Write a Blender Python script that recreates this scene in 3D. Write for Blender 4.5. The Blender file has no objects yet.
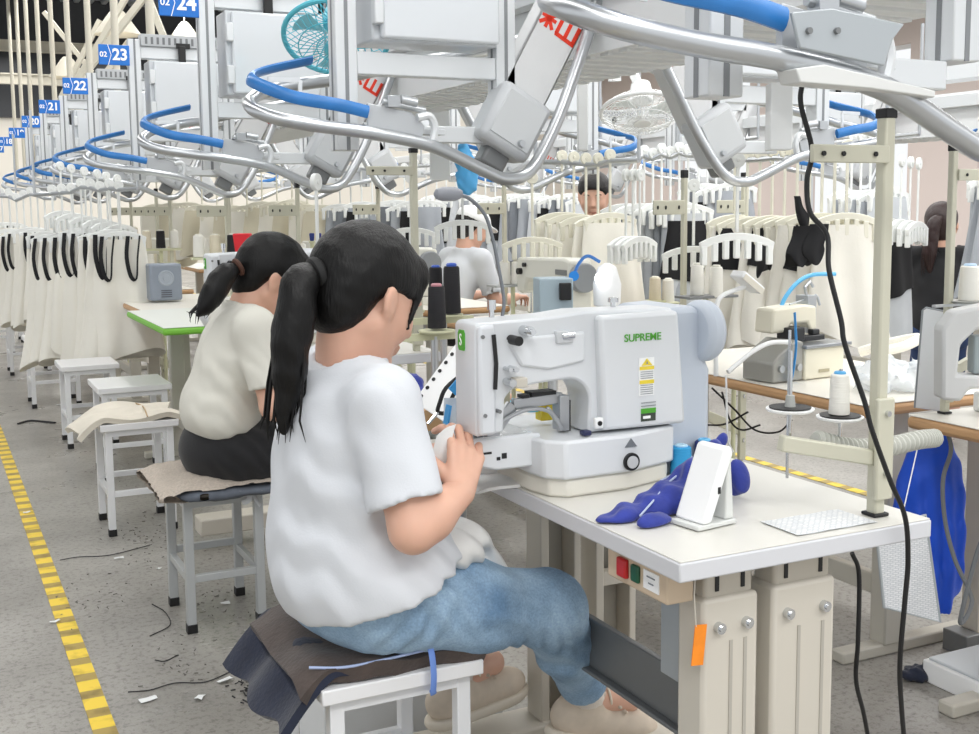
import bpy, bmesh, math, random
import numpy as np
from math import sin, cos, pi, radians, sqrt
from mathutils import Vector, Matrix, Euler

random.seed(7)
SC = bpy.context.scene
COL = SC.collection

# ------------------------------------------------------------------ camera, sky, big lights, exposure
CAM_H, CAM_F, CAM_CX, CAM_CY = 1.28, 1150.0, 489.5, 337.0
YAW, PITCH, ROLL = radians(-26.2), radians(6.5), -0.01
cam_d = bpy.data.cameras.new('camera')
cam = bpy.data.objects.new('camera', cam_d)
COL.objects.link(cam)
RM = Matrix.Rotation(YAW, 3, 'Z') @ Matrix.Rotation(pi/2 - PITCH, 3, 'X') @ Matrix.Rotation(ROLL, 3, 'Z')
cam.matrix_world = Matrix.Translation((0, 0, CAM_H)) @ RM.to_4x4()
cam_d.sensor_fit = 'HORIZONTAL'
cam_d.sensor_width = 36.0
cam_d.lens = CAM_F/979*36
cam_d.shift_x = 0.0
cam_d.shift_y = -(367.0 - CAM_CY)/979
cam_d.clip_start = 0.05
cam_d.clip_end = 200
SC.camera = cam

world = bpy.data.worlds.new('daylight')
SC.world = world
world.use_nodes = True
bg = world.node_tree.nodes['Background']
bg.inputs[0].default_value = (0.96, 0.98, 1.0, 1)
bg.inputs[1].default_value = 0.95

def area_light(name, loc, size, size_y, power, rot=(0, 0, 0), color=(1, 0.99, 0.97)):
    l = bpy.data.lights.new(name, 'AREA')
    l.shape = 'RECTANGLE'
    l.size = size
    l.size_y = size_y
    l.energy = power
    l.color = color
    o = bpy.data.objects.new(name, l)
    o.location = loc
    o.rotation_euler = rot
    COL.objects.link(o)
    return o

area_light('aisle_lamps', (-0.9, 12.0, 4.6), 0.5, 30, 370)
area_light('row_lamps', (2.0, 12.0, 4.6), 0.5, 30, 440)
area_light('second_aisle_lamps', (4.2, 12.0, 4.6), 0.5, 30, 520)
area_light('far_block_lamps', (7.5, 12.0, 4.6), 0.6, 30, 760)
area_light('window_side_lamps', (12.0, 12.0, 4.6), 0.6, 30, 760)
area_light('front_lamps', (0.5, -1.6, 3.6), 3.0, 0.6, 60)

SC.view_settings.view_transform = 'Standard'
SC.view_settings.look = 'None'
SC.view_settings.gamma = 1.0
SC.view_settings.use_curve_mapping = False
SC.view_settings.exposure = 0.1

# ------------------------------------------------------------------ helpers
def ray(px, py):
    return RM @ Vector(((px - CAM_CX)/CAM_F, -(py - CAM_CY)/CAM_F, -1.0))
CC = Vector((0, 0, CAM_H))
def on_z(px, py, z):
    r = ray(px, py); return CC + r*((z - CAM_H)/r.z)
def on_x(px, py, x):
    r = ray(px, py); return CC + r*(x/r.x)
def on_y(px, py, y):
    r = ray(px, py); return CC + r*(y/r.y)
FWD = Vector((sin(-YAW), cos(-YAW), 0))
def on_d(px, py, d):
    r = ray(px, py); return CC + r*(d/r.dot(FWD))

def lin(h):
    h = h.lstrip('#')
    out = []
    for i in (0, 2, 4):
        c = int(h[i:i+2], 16)/255
        out.append(c/12.92 if c <= 0.04045 else ((c + 0.055)/1.055)**2.4)
    return (*out, 1.0)

MATS = {}
def mat(name, col, rough=0.5, metal=0.0, spec=0.5, var=0.0, vscale=8.0, bump=0.0, bscale=60.0, emit=0.0, alpha=1.0, trans=0.0, coat=0.0, stretch=None, sheen=0.0, sss=0.0):
    if name in MATS:
        return MATS[name]
    m = bpy.data.materials.new(name)
    m.use_nodes = True
    nt = m.node_tree
    b = nt.nodes['Principled BSDF']
    c = lin(col) if isinstance(col, str) else (*col, 1.0)
    b.inputs['Base Color'].default_value = c
    b.inputs['Roughness'].default_value = rough
    b.inputs['Metallic'].default_value = metal
    b.inputs['Specular IOR Level'].default_value = spec
    b.inputs['Alpha'].default_value = alpha
    b.inputs['Transmission Weight'].default_value = trans
    b.inputs['Coat Weight'].default_value = coat
    b.inputs['Sheen Weight'].default_value = sheen
    if sss:
        b.inputs['Subsurface Weight'].default_value = sss
        b.inputs['Subsurface Radius'].default_value = (0.012, 0.005, 0.003)
    if emit:
        b.inputs['Emission Color'].default_value = c
        b.inputs['Emission Strength'].default_value = emit
    tc = nt.nodes.new('ShaderNodeTexCoord')
    src = tc.outputs['Object']
    if stretch:
        mp = nt.nodes.new('ShaderNodeMapping')
        mp.inputs['Scale'].default_value = stretch
        nt.links.new(src, mp.inputs['Vector'])
        src = mp.outputs['Vector']
    if var:
        n = nt.nodes.new('ShaderNodeTexNoise')
        n.inputs['Scale'].default_value = vscale
        n.inputs['Detail'].default_value = 5
        nt.links.new(src, n.inputs['Vector'])
        r = nt.nodes.new('ShaderNodeValToRGB')
        r.color_ramp.elements[0].position = 0.3
        r.color_ramp.elements[1].position = 0.7
        r.color_ramp.elements[0].color = tuple(max(0, x*(1 - var)) for x in c[:3]) + (1,)
        r.color_ramp.elements[1].color = tuple(min(1, x*(1 + var)) for x in c[:3]) + (1,)
        nt.links.new(n.outputs['Fac'], r.inputs['Fac'])
        nt.links.new(r.outputs['Color'], b.inputs['Base Color'])
    if bump:
        n2 = nt.nodes.new('ShaderNodeTexNoise')
        n2.inputs['Scale'].default_value = bscale
        n2.inputs['Detail'].default_value = 4
        nt.links.new(src, n2.inputs['Vector'])
        bp = nt.nodes.new('ShaderNodeBump')
        bp.inputs['Strength'].default_value = bump
        bp.inputs['Distance'].default_value = 0.01
        nt.links.new(n2.outputs['Fac'], bp.inputs['Height'])
        nt.links.new(bp.outputs['Normal'], b.inputs['Normal'])
    MATS[name] = m
    return m

class MB:
    """collects shapes for ONE mesh"""
    def __init__(self):
        self.v = []; self.f = []
    def add(self, vs, fs):
        o = len(self.v)
        self.v += [tuple(p) for p in vs]
        self.f += [tuple(i + o for i in q) for q in fs]
        return self
    def box(self, lo, hi, R=None, c=None):
        vs = [Vector((x, y, z)) for x in (lo[0], hi[0]) for y in (lo[1], hi[1]) for z in (lo[2], hi[2])]
        if R is not None:
            c = Vector(c) if c is not None else (Vector(lo) + Vector(hi))/2
            vs = [R @ (p - c) + c for p in vs]
        return self.add(vs, [(0, 1, 3, 2), (4, 6, 7, 5), (0, 4, 5, 1), (2, 3, 7, 6), (0, 2, 6, 4), (1, 5, 7, 3)])
    def bar(self, a, b, w, h, up=(0, 0, 1)):
        a = Vector(a); b = Vector(b); d = (b - a).normalized(); up = Vector(up)
        if abs(d.dot(up)) > 0.98: up = Vector((0, 1, 0))
        s = d.cross(up).normalized(); u = s.cross(d)
        vs = []
        for p in (a, b):
            for i, j in ((-1, -1), (1, -1), (1, 1), (-1, 1)):
                vs.append(p + s*(i*w/2) + u*(j*h/2))
        return self.add(vs, [(0, 3, 2, 1), (4, 5, 6, 7), (0, 1, 5, 4), (1, 2, 6, 5), (2, 3, 7, 6), (3, 0, 4, 7)])
    def cyl(self, a, b, r, r2=None, n=16, caps=True):
        r2 = r if r2 is None else r2
        a = Vector(a); b = Vector(b); d = (b - a).normalized()
        s = d.orthogonal().normalized(); u = d.cross(s)
        vs = []
        for p, rr in ((a, r), (b, r2)):
            for i in range(n):
                t = 2*pi*i/n
                vs.append(p + (s*cos(t) + u*sin(t))*rr)
        fs = [(i, (i + 1) % n, n + (i + 1) % n, n + i) for i in range(n)]
        if caps: fs += [tuple(range(n - 1, -1, -1)), tuple(range(n, 2*n))]
        return self.add(vs, fs)
    def tube(self, pts, r, n=8, closed=False, flat=None, caps=True):
        P = [Vector(p) for p in pts]; m = len(P)
        rs = r if isinstance(r, (list, tuple)) else [r]*m
        vs = []; prev = None
        for i in range(m):
            if closed: d = P[(i + 1) % m] - P[i - 1]
            else: d = P[min(i + 1, m - 1)] - P[max(i - 1, 0)]
            d.normalize()
            if prev is None:
                s = d.cross(Vector((0, 0, 1)))
                if s.length < 0.1: s = d.orthogonal()
                s.normalize()
            else:
                s = prev - d*prev.dot(d)
                if s.length < 1e-6: s = d.orthogonal()
                s.normalize()
            prev = s; u = s.cross(d)
            for k in range(n):
                t = 2*pi*k/n
                if flat: vs.append(P[i] + s*cos(t)*flat[0] + u*sin(t)*flat[1])
                else: vs.append(P[i] + (s*cos(t) + u*sin(t))*rs[i])
        fs = []
        for i in range(m if closed else m - 1):
            j = (i + 1) % m
            for k in range(n):
                fs.append((i*n + k, i*n + (k + 1) % n, j*n + (k + 1) % n, j*n + k))
        if not closed and caps:
            fs += [tuple(range(n - 1, -1, -1)), tuple(range((m - 1)*n, m*n))]
        return self.add(vs, fs)
    def lathe(self, prof, c=(0, 0, 0), n=20, R=None):
        c = Vector(c); vs = []; m = len(prof)
        for r, z in prof:
            for k in range(n):
                t = 2*pi*k/n
                p = Vector((r*cos(t), r*sin(t), z))
                vs.append((R @ p if R is not None else p) + c)
        fs = []
        for i in range(m - 1):
            for k in range(n):
                fs.append((i*n + k, i*n + (k + 1) % n, (i + 1)*n + (k + 1) % n, (i + 1)*n + k))
        fs += [tuple(range(n - 1, -1, -1)), tuple(range((m - 1)*n, m*n))]
        return self.add(vs, fs)
    def prism(self, poly, lo, hi, axis='y'):
        n = len(poly); vs = []
        for t in (lo, hi):
            for a, b in poly:
                vs.append({'y': (a, t, b), 'x': (t, a, b), 'z': (a, b, t)}[axis])
        return self.add(vs, [tuple(range(n)), tuple(range(2*n - 1, n - 1, -1))] + [(i, n + i, n + (i + 1) % n, (i + 1) % n) for i in range(n)])
    def sheet(self, grid, thick=0.003):
        """grid[i][j] of points; a closed slab of the given thickness"""
        a = np.array([[tuple(p) for p in row] for row in grid], float)
        nu, nv = a.shape[:2]
        du = np.gradient(a, axis=0); dv = np.gradient(a, axis=1)
        nn = np.cross(du, dv); nn /= np.maximum(np.linalg.norm(nn, axis=2, keepdims=True), 1e-9)
        top = a + nn*thick/2; bot = a - nn*thick/2
        vs = [tuple(p) for p in top.reshape(-1, 3)] + [tuple(p) for p in bot.reshape(-1, 3)]
        N = nu*nv; fs = []
        for i in range(nu - 1):
            for j in range(nv - 1):
                q = (i*nv + j, (i + 1)*nv + j, (i + 1)*nv + j + 1, i*nv + j + 1)
                fs.append(q); fs.append(tuple(N + x for x in reversed(q)))
        rim = [i*nv for i in range(nu)] + [(nu - 1)*nv + j for j in range(1, nv)] + [i*nv + nv - 1 for i in range(nu - 2, -1, -1)] + [j for j in range(nv - 2, 0, -1)]
        for k in range(len(rim)):
            x, y = rim[k], rim[(k + 1) % len(rim)]
            fs.append((y, x, x + N, y + N))
        return self.add(vs, fs)
    def build(self, name, m, parent=None, bevel=0.0, smooth=True, angle=35, subsurf=0):
        me = bpy.data.meshes.new(name)
        me.from_pydata(self.v, [], self.f)
        bm = bmesh.new(); bm.from_mesh(me)
        bmesh.ops.recalc_face_normals(bm, faces=bm.faces)
        bm.to_mesh(me); bm.free()
        return link_mesh(name, me, m, parent, bevel, smooth, angle, subsurf)

def link_mesh(name, me, m, parent=None, bevel=0.0, smooth=True, angle=35, subsurf=0):
    me.materials.append(m)
    if smooth:
        me.polygons.foreach_set('use_smooth', [True]*len(me.polygons))
        if angle: me.set_sharp_from_angle(angle=radians(angle))
    o = bpy.data.objects.new(name, me)
    COL.objects.link(o)
    if parent is not None: o.parent = parent
    if bevel:
        b = o.modifiers.new('edge', 'BEVEL'); b.width = bevel; b.segments = 2; b.limit_method = 'ANGLE'
    if subsurf:
        s = o.modifiers.new('round', 'SUBSURF'); s.levels = subsurf; s.render_levels = subsurf
    return o

def tag(o, label=None, cat=None, group=None, kind=None):
    if label: o['label'] = label
    if cat: o['category'] = cat
    if group: o['group'] = group
    if kind: o['kind'] = kind
    return o
def thing(name, label, cat, loc=(0, 0, 0), group=None, rz=0.0):
    o = bpy.data.objects.new(name, None)
    o.empty_display_size = 0.1
    o.location = loc; o.rotation_euler = (0, 0, rz)
    COL.objects.link(o)
    return tag(o, label, cat, group)
def dup(o, loc=None, rz=None, label=None, group=None, scale=None, parent=None):
    c = o.copy(); COL.objects.link(c)
    if parent is not None: c.parent = parent
    if loc is not None: c.location = loc
    if rz is not None: c.rotation_euler = (0, 0, rz)
    if scale is not None: c.scale = scale
    if label: c['label'] = label
    if group: c['group'] = group
    for ch in list(o.children):
        dup(ch, parent=c)
    return c
def text(body, size, m, parent, loc, rot, name='lettering', extrude=0.0006, align='CENTER', sx=1.0, bold=0.0):
    cu = bpy.data.curves.new(name, 'FONT')
    cu.body = body; cu.size = size; cu.extrude = extrude; cu.offset = bold*size
    cu.align_x = align; cu.align_y = 'CENTER'
    cu.materials.append(m)
    o = bpy.data.objects.new(name, cu)
    COL.objects.link(o)
    me = bpy.data.meshes.new_from_object(o)
    COL.objects.unlink(o); bpy.data.objects.remove(o)
    o = bpy.data.objects.new(name, me)
    COL.objects.link(o)
    o.parent = parent; o.location = loc; o.rotation_euler = rot; o.scale = (sx, 1, 1)
    return o
def spline(pts, n=6, closed=False):
    """Catmull-Rom through the points"""
    P = [Vector(p) for p in pts]; out = []; m = len(P)
    for i in range(m if closed else m - 1):
        if closed: a, b, c, d = P[i - 1], P[i], P[(i + 1) % m], P[(i + 2) % m]
        else:
            b, c = P[i], P[i + 1]
            a = P[i - 1] if i else b*2 - c
            d = P[i + 2] if i + 2 < m else c*2 - b
        for k in range(n):
            t = k/n
            out.append(0.5*((2*b) + (c - a)*t + (2*a - 5*b + 4*c - d)*t*t + (3*b - a - 3*c + d)*t**3))
    if not closed: out.append(P[-1])
    return out
ORD = 'first second third fourth fifth sixth seventh eighth ninth tenth eleventh twelfth thirteenth fourteenth fifteenth sixteenth seventeenth eighteenth nineteenth twentieth'.split()

# ------------------------------------------------------------------ smooth solids for bodies and cloth
class SDF:
    def __init__(self, lo, hi, h):
        self.lo = np.array(lo, float); self.h = h
        n = np.ceil((np.array(hi, float) - self.lo)/h).astype(int) + 1
        self.n = n
        self.ax = [(self.lo[i] + h*np.arange(n[i])).astype(np.float32) for i in range(3)]
        self.d = np.full(n, 10.0, np.float32)
    def sub(self, bl, bh):
        i0 = np.clip(np.floor((np.array(bl) - self.lo)/self.h).astype(int), 0, self.n)
        i1 = np.clip(np.ceil((np.array(bh) - self.lo)/self.h).astype(int) + 1, 0, self.n)
        if (i1 - i0 <= 0).any(): return None
        s = tuple(slice(a, b) for a, b in zip(i0, i1))
        X = self.ax[0][s[0]][:, None, None]; Y = self.ax[1][s[1]][None, :, None]; Z = self.ax[2][s[2]][None, None, :]
        return s, X, Y, Z
    def comb(self, s, e, k, op):
        d = self.d[s]
        if op == '+':
            if k > 0:
                q = np.clip(0.5 + 0.5*(d - e)/k, 0, 1)
                self.d[s] = d*(1 - q) + e*q - k*q*(1 - q)
            else: self.d[s] = np.minimum(d, e)
        else:
            e = -e
            if k > 0:
                q = np.clip(0.5 - 0.5*(d - e)/k, 0, 1)
                self.d[s] = d*(1 - q) + e*q + k*q*(1 - q)
            else: self.d[s] = np.maximum(d, e)
    def cone(self, a, b, ra, rb, k=0.02, op='+', flat=None):
        a = np.array(a, float); b = np.array(b, float); R = max(ra, rb) + k + 3*self.h
        g = self.sub(np.minimum(a, b) - R, np.maximum(a, b) + R)
        if g is None: return self
        s, X, Y, Z = g
        ab = b - a; L = float(ab @ ab) + 1e-12
        t = np.clip(((X - a[0])*ab[0] + (Y - a[1])*ab[1] + (Z - a[2])*ab[2])/L, 0, 1)
        e = np.sqrt((X - a[0] - t*ab[0])**2 + (Y - a[1] - t*ab[1])**2 + (Z - a[2] - t*ab[2])**2) - (ra + (rb - ra)*t)
        self.comb(s, e.astype(np.float32), k, op); return self
    def chain(self, pts, rs, k=0.02, op='+'):
        for i in range(len(pts) - 1): self.cone(pts[i], pts[i + 1], rs[i], rs[i + 1], k, op)
        return self
    def ell(self, c, r, F=None, k=0.02, op='+'):
        """ellipsoid; F = 3 axis vectors (rows)"""
        c = np.array(c, float); r = np.array(r, float); F = np.eye(3) if F is None else np.array(F, float)
        m = r.max() + k + 3*self.h
        g = self.sub(c - m, c + m)
        if g is None: return self
        s, X, Y, Z = g
        X = X - c[0]; Y = Y - c[1]; Z = Z - c[2]
        q = [(X*F[i][0] + Y*F[i][1] + Z*F[i][2]) for i in range(3)]
        k0 = np.sqrt(sum((q[i]/r[i])**2 for i in range(3)))
        k1 = np.sqrt(sum((q[i]/r[i]**2)**2 for i in range(3)))
        e = k0*(k0 - 1)/np.maximum(k1, 1e-6)
        self.comb(s, e.astype(np.float32), k, op); return self
    def cut(self, p, n, k=0.004):
        """remove everything on the side the normal points to"""
        p = np.array(p, float); n = np.array(n, float); n = n/np.linalg.norm(n)
        e = -((self.ax[0][:, None, None] - p[0])*n[0] + (self.ax[1][None, :, None] - p[1])*n[1] + (self.ax[2][None, None, :] - p[2])*n[2])
        self.comb((slice(None),)*3, e.astype(np.float32), k, '-'); return self
    def warp(self, fn):
        self.d = self.d + fn(self.ax[0][:, None, None], self.ax[1][None, :, None], self.ax[2][None, None, :]).astype(np.float32)
        return self
    def mesh(self, smooth=1):
        d = self.d; s = d < 0
        c = np.zeros(np.array(d.shape) - 1, np.int8)
        for i in (0, 1):
            for j in (0, 1):
                for k in (0, 1):
                    c += s[i:s.shape[0] - 1 + i, j:s.shape[1] - 1 + j, k:s.shape[2] - 1 + k]
        act = (c > 0) & (c < 8)
        idx = np.argwhere(act)
        if len(idx) == 0: return np.zeros((0, 3)), np.zeros((0, 4), int)
        cor = np.array([(i, j, k) for i in (0, 1) for j in (0, 1) for k in (0, 1)])
        vals = np.stack([d[tuple((idx + o).T)] for o in cor], 1)
        acc = np.zeros((len(idx), 3)); cnt = np.zeros(len(idx))
        for a in range(8):
            for b in range(a + 1, 8):
                df = np.abs(cor[a] - cor[b])
                if df.sum() != 1: continue
                va, vb = vals[:, a], vals[:, b]
                x = (va < 0) != (vb < 0)
                t = np.where(x, va/np.where(x, va - vb, 1), 0)
                acc += np.where(x[:, None], cor[a] + t[:, None]*(cor[b] - cor[a]), 0); cnt += x
        vs = self.lo + self.h*(idx + acc/cnt[:, None])
        vid = np.full(c.shape, -1, int); vid[tuple(idx.T)] = np.arange(len(idx))
        fs = []
        for a in range(3):
            b1, c1 = (a + 1) % 3, (a + 2) % 3
            sl0 = [slice(None)]*3; sl1 = [slice(None)]*3
            sl0[a] = slice(0, -1); sl1[a] = slice(1, None)
            e = np.argwhere(s[tuple(sl0)] != s[tuple(sl1)])
            ok = (e[:, b1] > 0) & (e[:, c1] > 0) & (e[:, b1] < d.shape[b1] - 1) & (e[:, c1] < d.shape[c1] - 1)
            e = e[ok]
            ub = np.eye(3, dtype=int)[b1]; uc = np.eye(3, dtype=int)[c1]
            q = np.stack([vid[tuple((e - ub - uc).T)], vid[tuple((e - uc).T)], vid[tuple(e.T)], vid[tuple((e - ub).T)]], 1)
            neg = s[tuple(e.T)]
            q[~neg] = q[~neg][:, ::-1]
            fs.append(q)
        fs = np.concatenate(fs)
        fs = fs[(fs >= 0).all(1)]
        for _ in range(smooth):
            acc = np.zeros_like(vs); n = np.zeros(len(vs))
            for i in range(4):
                for j in (1, 3):
                    np.add.at(acc, fs[:, i], vs[fs[:, (i + j) % 4]]); np.add.at(n, fs[:, i], 1)
            vs = vs*0.5 + 0.5*acc/np.maximum(n, 1)[:, None]
        return vs, fs
def sdf_object(name, parts, m, parent=None, origin=(0, 0, 0), smooth=1):
    """one mesh object out of one or more SDF solids"""
    V = []; Fq = []; o = 0
    for p in parts:
        v, f = p.mesh(smooth)
        V.append(v); Fq.append(f + o); o += len(v)
    V = np.concatenate(V) - np.array(origin); Fq = np.concatenate(Fq)
    me = bpy.data.meshes.new(name)
    me.vertices.add(len(V)); me.vertices.foreach_set('co', V.ravel())
    me.loops.add(len(Fq)*4); me.loops.foreach_set('vertex_index', Fq.ravel().astype(np.int32))
    me.polygons.add(len(Fq)); me.polygons.foreach_set('loop_start', np.arange(0, len(Fq)*4, 4, dtype=np.int32))
    me.update(calc_edges=True); me.validate()
    return link_mesh(name, me, m, parent, angle=0)

# ------------------------------------------------------------------ materials
ALU = mat('brushed_aluminium', '#c9cccf', 0.35, 0.6, bump=0.02, bscale=200)
STEEL = mat('polished_steel_tube', '#c2c5c8', 0.3, 0.85)
CHROME = mat('chrome', '#d2d4d6', 0.15, 1.0)
PAINT = mat('pale_grey_paint', '#dcdfe2', 0.35)
BOXGREY = mat('control_box_grey', '#d2d6da', 0.3, 0.15, var=0.03, vscale=3)
ARMGREY = mat('lift_arm_grey', '#d6d7d8', 0.4, var=0.03)
BLUEBAND = mat('blue_guide_plastic', '#2d74b8', 0.35, var=0.12, vscale=14)
BLUESIGN = mat('blue_sign_face', '#1272cf', 0.35)
WHITE = mat('white_plastic', '#f3f4f4', 0.4)
WHITETXT = mat('white_lettering', '#ffffff', 0.5)
CREAM = mat('cream_plastic', '#e3ded0', 0.4)
BEIGE = mat('beige_enamel', '#c9c3b7', 0.4, var=0.03, vscale=4)
GREYPANEL = mat('grey_sheet_steel', '#aab0b4', 0.4, 0.2)
DARKSTEEL = mat('dark_grey_steel', '#7d7f80', 0.4, 0.3)
BLACK = mat('black_rubber', '#141416', 0.5)
REDLOGO = mat('red_print', '#e0371c', 0.5)
GREENP = mat('green_print', '#4fa52f', 0.5)
YELLOWP = mat('yellow_print', '#ead23c', 0.5)
LAMINATE = mat('white_laminate', '#d6d4cd', 0.35, var=0.015, vscale=5)
LAMEDGE = mat('grey_table_edging', '#cfd0d4', 0.45)
WOODEDGE = mat('beech_table_edging', '#c99f74', 0.5, var=0.12, vscale=6, stretch=(1, 1, 12))
SKIN = mat('skin', '#dcae97', 0.5, var=0.04, vscale=18, sss=0.12)
HAIR = mat('black_hair', '#090808', 0.45, spec=.3, bump=0.2, bscale=26, stretch=(9, 9, 0.9))
HAIRB = mat('dark_brown_hair', '#2a1614', 0.4, bump=0.3, bscale=26, stretch=(9, 9, 0.9))
# ------------------------------------------------------------------ the room
def floor_material():
    m = bpy.data.materials.new('worn_concrete_floor'); m.use_nodes = True
    nt = m.node_tree; b = nt.nodes['Principled BSDF']; L = nt.links.new
    tc = nt.nodes.new('ShaderNodeTexCoord')
    def noise(s, d=6, r=0.6):
        n = nt.nodes.new('ShaderNodeTexNoise'); n.inputs['Scale'].default_value = s
        n.inputs['Detail'].default_value = d; n.inputs['Roughness'].default_value = r
        L(tc.outputs['Object'], n.inputs['Vector']); return n
    def ramp(src, p0, c0, p1, c1):
        r = nt.nodes.new('ShaderNodeValToRGB')
        r.color_ramp.elements[0].position = p0; r.color_ramp.elements[0].color = c0
        r.color_ramp.elements[1].position = p1; r.color_ramp.elements[1].color = c1
        L(src, r.inputs['Fac']); return r
    base = ramp(noise(1.3).outputs['Fac'], 0.3, lin('#85827d'), 0.7, lin('#aaa7a1'))
    speck = ramp(noise(55, 3, 0.7).outputs['Fac'], 0.33, (0.45, 0.44, 0.42, 1), 0.5, (1, 1, 1, 1))
    fine = ramp(noise(180, 2, 0.8).outputs['Fac'], 0.3, (0.75, 0.74, 0.72, 1), 0.55, (1, 1, 1, 1))
    mx = nt.nodes.new('ShaderNodeMix'); mx.data_type = 'RGBA'; mx.blend_type = 'MULTIPLY'; mx.inputs['Factor'].default_value = 0.8
    L(base.outputs['Color'], mx.inputs['A']); L(speck.outputs['Color'], mx.inputs['B'])
    m2 = nt.nodes.new('ShaderNodeMix'); m2.data_type = 'RGBA'; m2.blend_type = 'MULTIPLY'; m2.inputs['Factor'].default_value = 0.7
    L(mx.outputs['Result'], m2.inputs['A']); L(fine.outputs['Color'], m2.inputs['B'])
    L(m2.outputs['Result'], b.inputs['Base Color'])
    rr = ramp(noise(2.2).outputs['Fac'], 0.35, (0.25, 0.25, 0.25, 1), 0.65, (0.5, 0.5, 0.5, 1))
    L(rr.outputs['Color'], b.inputs['Roughness'])
    return m
fl = MB().box((-8, -4, -0.1), (18, 30, 0)).build('floor', floor_material(), smooth=False)
fl['kind'] = 'structure'

def tape_material():
    m = bpy.data.materials.new('yellow_floor_tape_stripes'); m.use_nodes = True
    nt = m.node_tree; b = nt.nodes['Principled BSDF']; L = nt.links.new
    tc = nt.nodes.new('ShaderNodeTexCoord')
    sp = nt.nodes.new('ShaderNodeSeparateXYZ'); L(tc.outputs['Object'], sp.inputs[0])
    ad = nt.nodes.new('ShaderNodeMath'); ad.operation = 'MULTIPLY'; ad.inputs[1].default_value = 1/0.125; L(sp.outputs['Y'], ad.inputs[0])
    fr = nt.nodes.new('ShaderNodeMath'); fr.operation = 'FRACT'; L(ad.outputs[0], fr.inputs[0])
    r = nt.nodes.new('ShaderNodeValToRGB'); r.color_ramp.interpolation = 'CONSTANT'
    r.color_ramp.elements[0].color = lin('#e8c83a'); r.color_ramp.elements[1].position = 0.58; r.color_ramp.elements[1].color = lin('#a48d48')
    L(fr.outputs[0], r.inputs['Fac'])
    n = nt.nodes.new('ShaderNodeTexNoise'); n.inputs['Scale'].default_value = 14; n.inputs['Detail'].default_value = 8; L(tc.outputs['Object'], n.inputs['Vector'])
    r2 = nt.nodes.new('ShaderNodeValToRGB'); r2.color_ramp.elements[0].position = 0.3; r2.color_ramp.elements[0].color = (0.6, 0.58, 0.5, 1); r2.color_ramp.elements[1].position = 0.5; r2.color_ramp.elements[1].color = (1, 1, 1, 1)
    L(n.outputs['Fac'], r2.inputs['Fac'])
    mx = nt.nodes.new('ShaderNodeMix'); mx.data_type = 'RGBA'; mx.blend_type = 'MULTIPLY'; mx.inputs['Factor'].default_value = 1
    L(r.outputs['Color'], mx.inputs['A']); L(r2.outputs['Color'], mx.inputs['B']); L(mx.outputs['Result'], b.inputs['Base Color'])
    b.inputs['Roughness'].default_value = 0.55
    return m
TAPE = tape_material()
for x0, lab in ((0.337, 'yellow and brown striped floor tape beside the white stools'), (3.68, 'yellow striped floor tape behind the white desk and blue bag')):
    t = MB().box((-0.028, -2, 0.0005), (0.028, 20, 0.0022)).build('floor_tape', TAPE, smooth=False)
    t.location.x = x0
    tag(t, lab, 'floor tape')

def corrugated():
    m = mat('corrugated_roof_deck', '#a9adb0', 0.5, 0.2)
    return m
cb = MB()
x = -9.0
prof = []
while x < 18:
    for dx, dz in ((0, 0), (0.14, 0), (0.17, -0.07), (0.26, -0.07)):
        prof.append((x + dx, dz))
    x += 0.29
# roof deck with ribs running along the room
vs = [(a, -1.0, 5.9 + b) for a, b in prof] + [(a, 30.0, 5.9 + b) for a, b in prof] + [(a, 30.0, 6.1) for a, b in prof] + [(a, -1.0, 6.1) for a, b in prof]
n = len(prof)
fs = []
for i in range(n - 1):
    fs += [(i, i + 1, n + i + 1, n + i), (2*n + i, 2*n + i + 1, 3*n + i + 1, 3*n + i)]
cb.add(vs, fs)
tag(cb.build('ceiling', corrugated(), smooth=False), kind='structure')

WALLC = mat('cream_painted_wall', '#e9e4d9', 0.6, var=0.02, vscale=0.6)
WALLD = mat('dark_louvred_wall', '#3a3c40', 0.6, var=0.25, vscale=0.8)
WALLP = mat('pale_pinkish_wall', '#e4d6d0', 0.6)
tag(MB().box((-9, 27.5, 0), (18, 27.8, 3.3)).build('wall_far', WALLC, smooth=False), kind='structure')
tag(MB().box((-9, 27.4, 3.3), (10.2, 27.8, 6.0)).build('wall_far_upper', WALLD, smooth=False), kind='structure')
tag(MB().box((10.2, 27.45, 3.3), (18, 27.8, 6.0)).build('wall_far_upper_right', WALLC, smooth=False), kind='structure')
# right-hand wall: pinkish piers with tall window openings between them
wr = MB().box((16.6, -1, 0), (16.9, 27.5, 0.9)).box((16.6, -1, 4.2), (16.9, 27.5, 5.9))
for i, (a, b_) in enumerate(((-1, 2.4), (5.2, 6.0), (9.0, 11.6), (14.4, 16.0), (18.8, 20.6), (23.4, 27.5))):
    wr.box((16.6, a, 0.9), (16.9, b_, 4.2))
tag(wr.build('wall_right', WALLP, smooth=False), kind='structure')
FRAMEC = mat('white_window_frame', '#e8e9ea', 0.4)
GLASS = mat('window_glass', '#ffffff', 0.02, trans=1.0)
for i, (a, b_) in enumerate(((2.4, 5.2), (6.0, 9.0), (11.6, 14.4), (16.0, 18.8), (20.6, 23.4))):
    w = MB()
    for yy in (a + 0.04, (a + b_)/2, b_ - 0.04): w.box((16.7, yy - 0.04, 0.9), (16.78, yy + 0.04, 4.2))
    for zz in (0.94, 2.5, 4.16): w.box((16.7, a, zz - 0.04), (16.78, b_, zz + 0.04))
    wo = w.build(f'window_{i + 1}', FRAMEC, smooth=False); wo['kind'] = 'structure'

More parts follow.
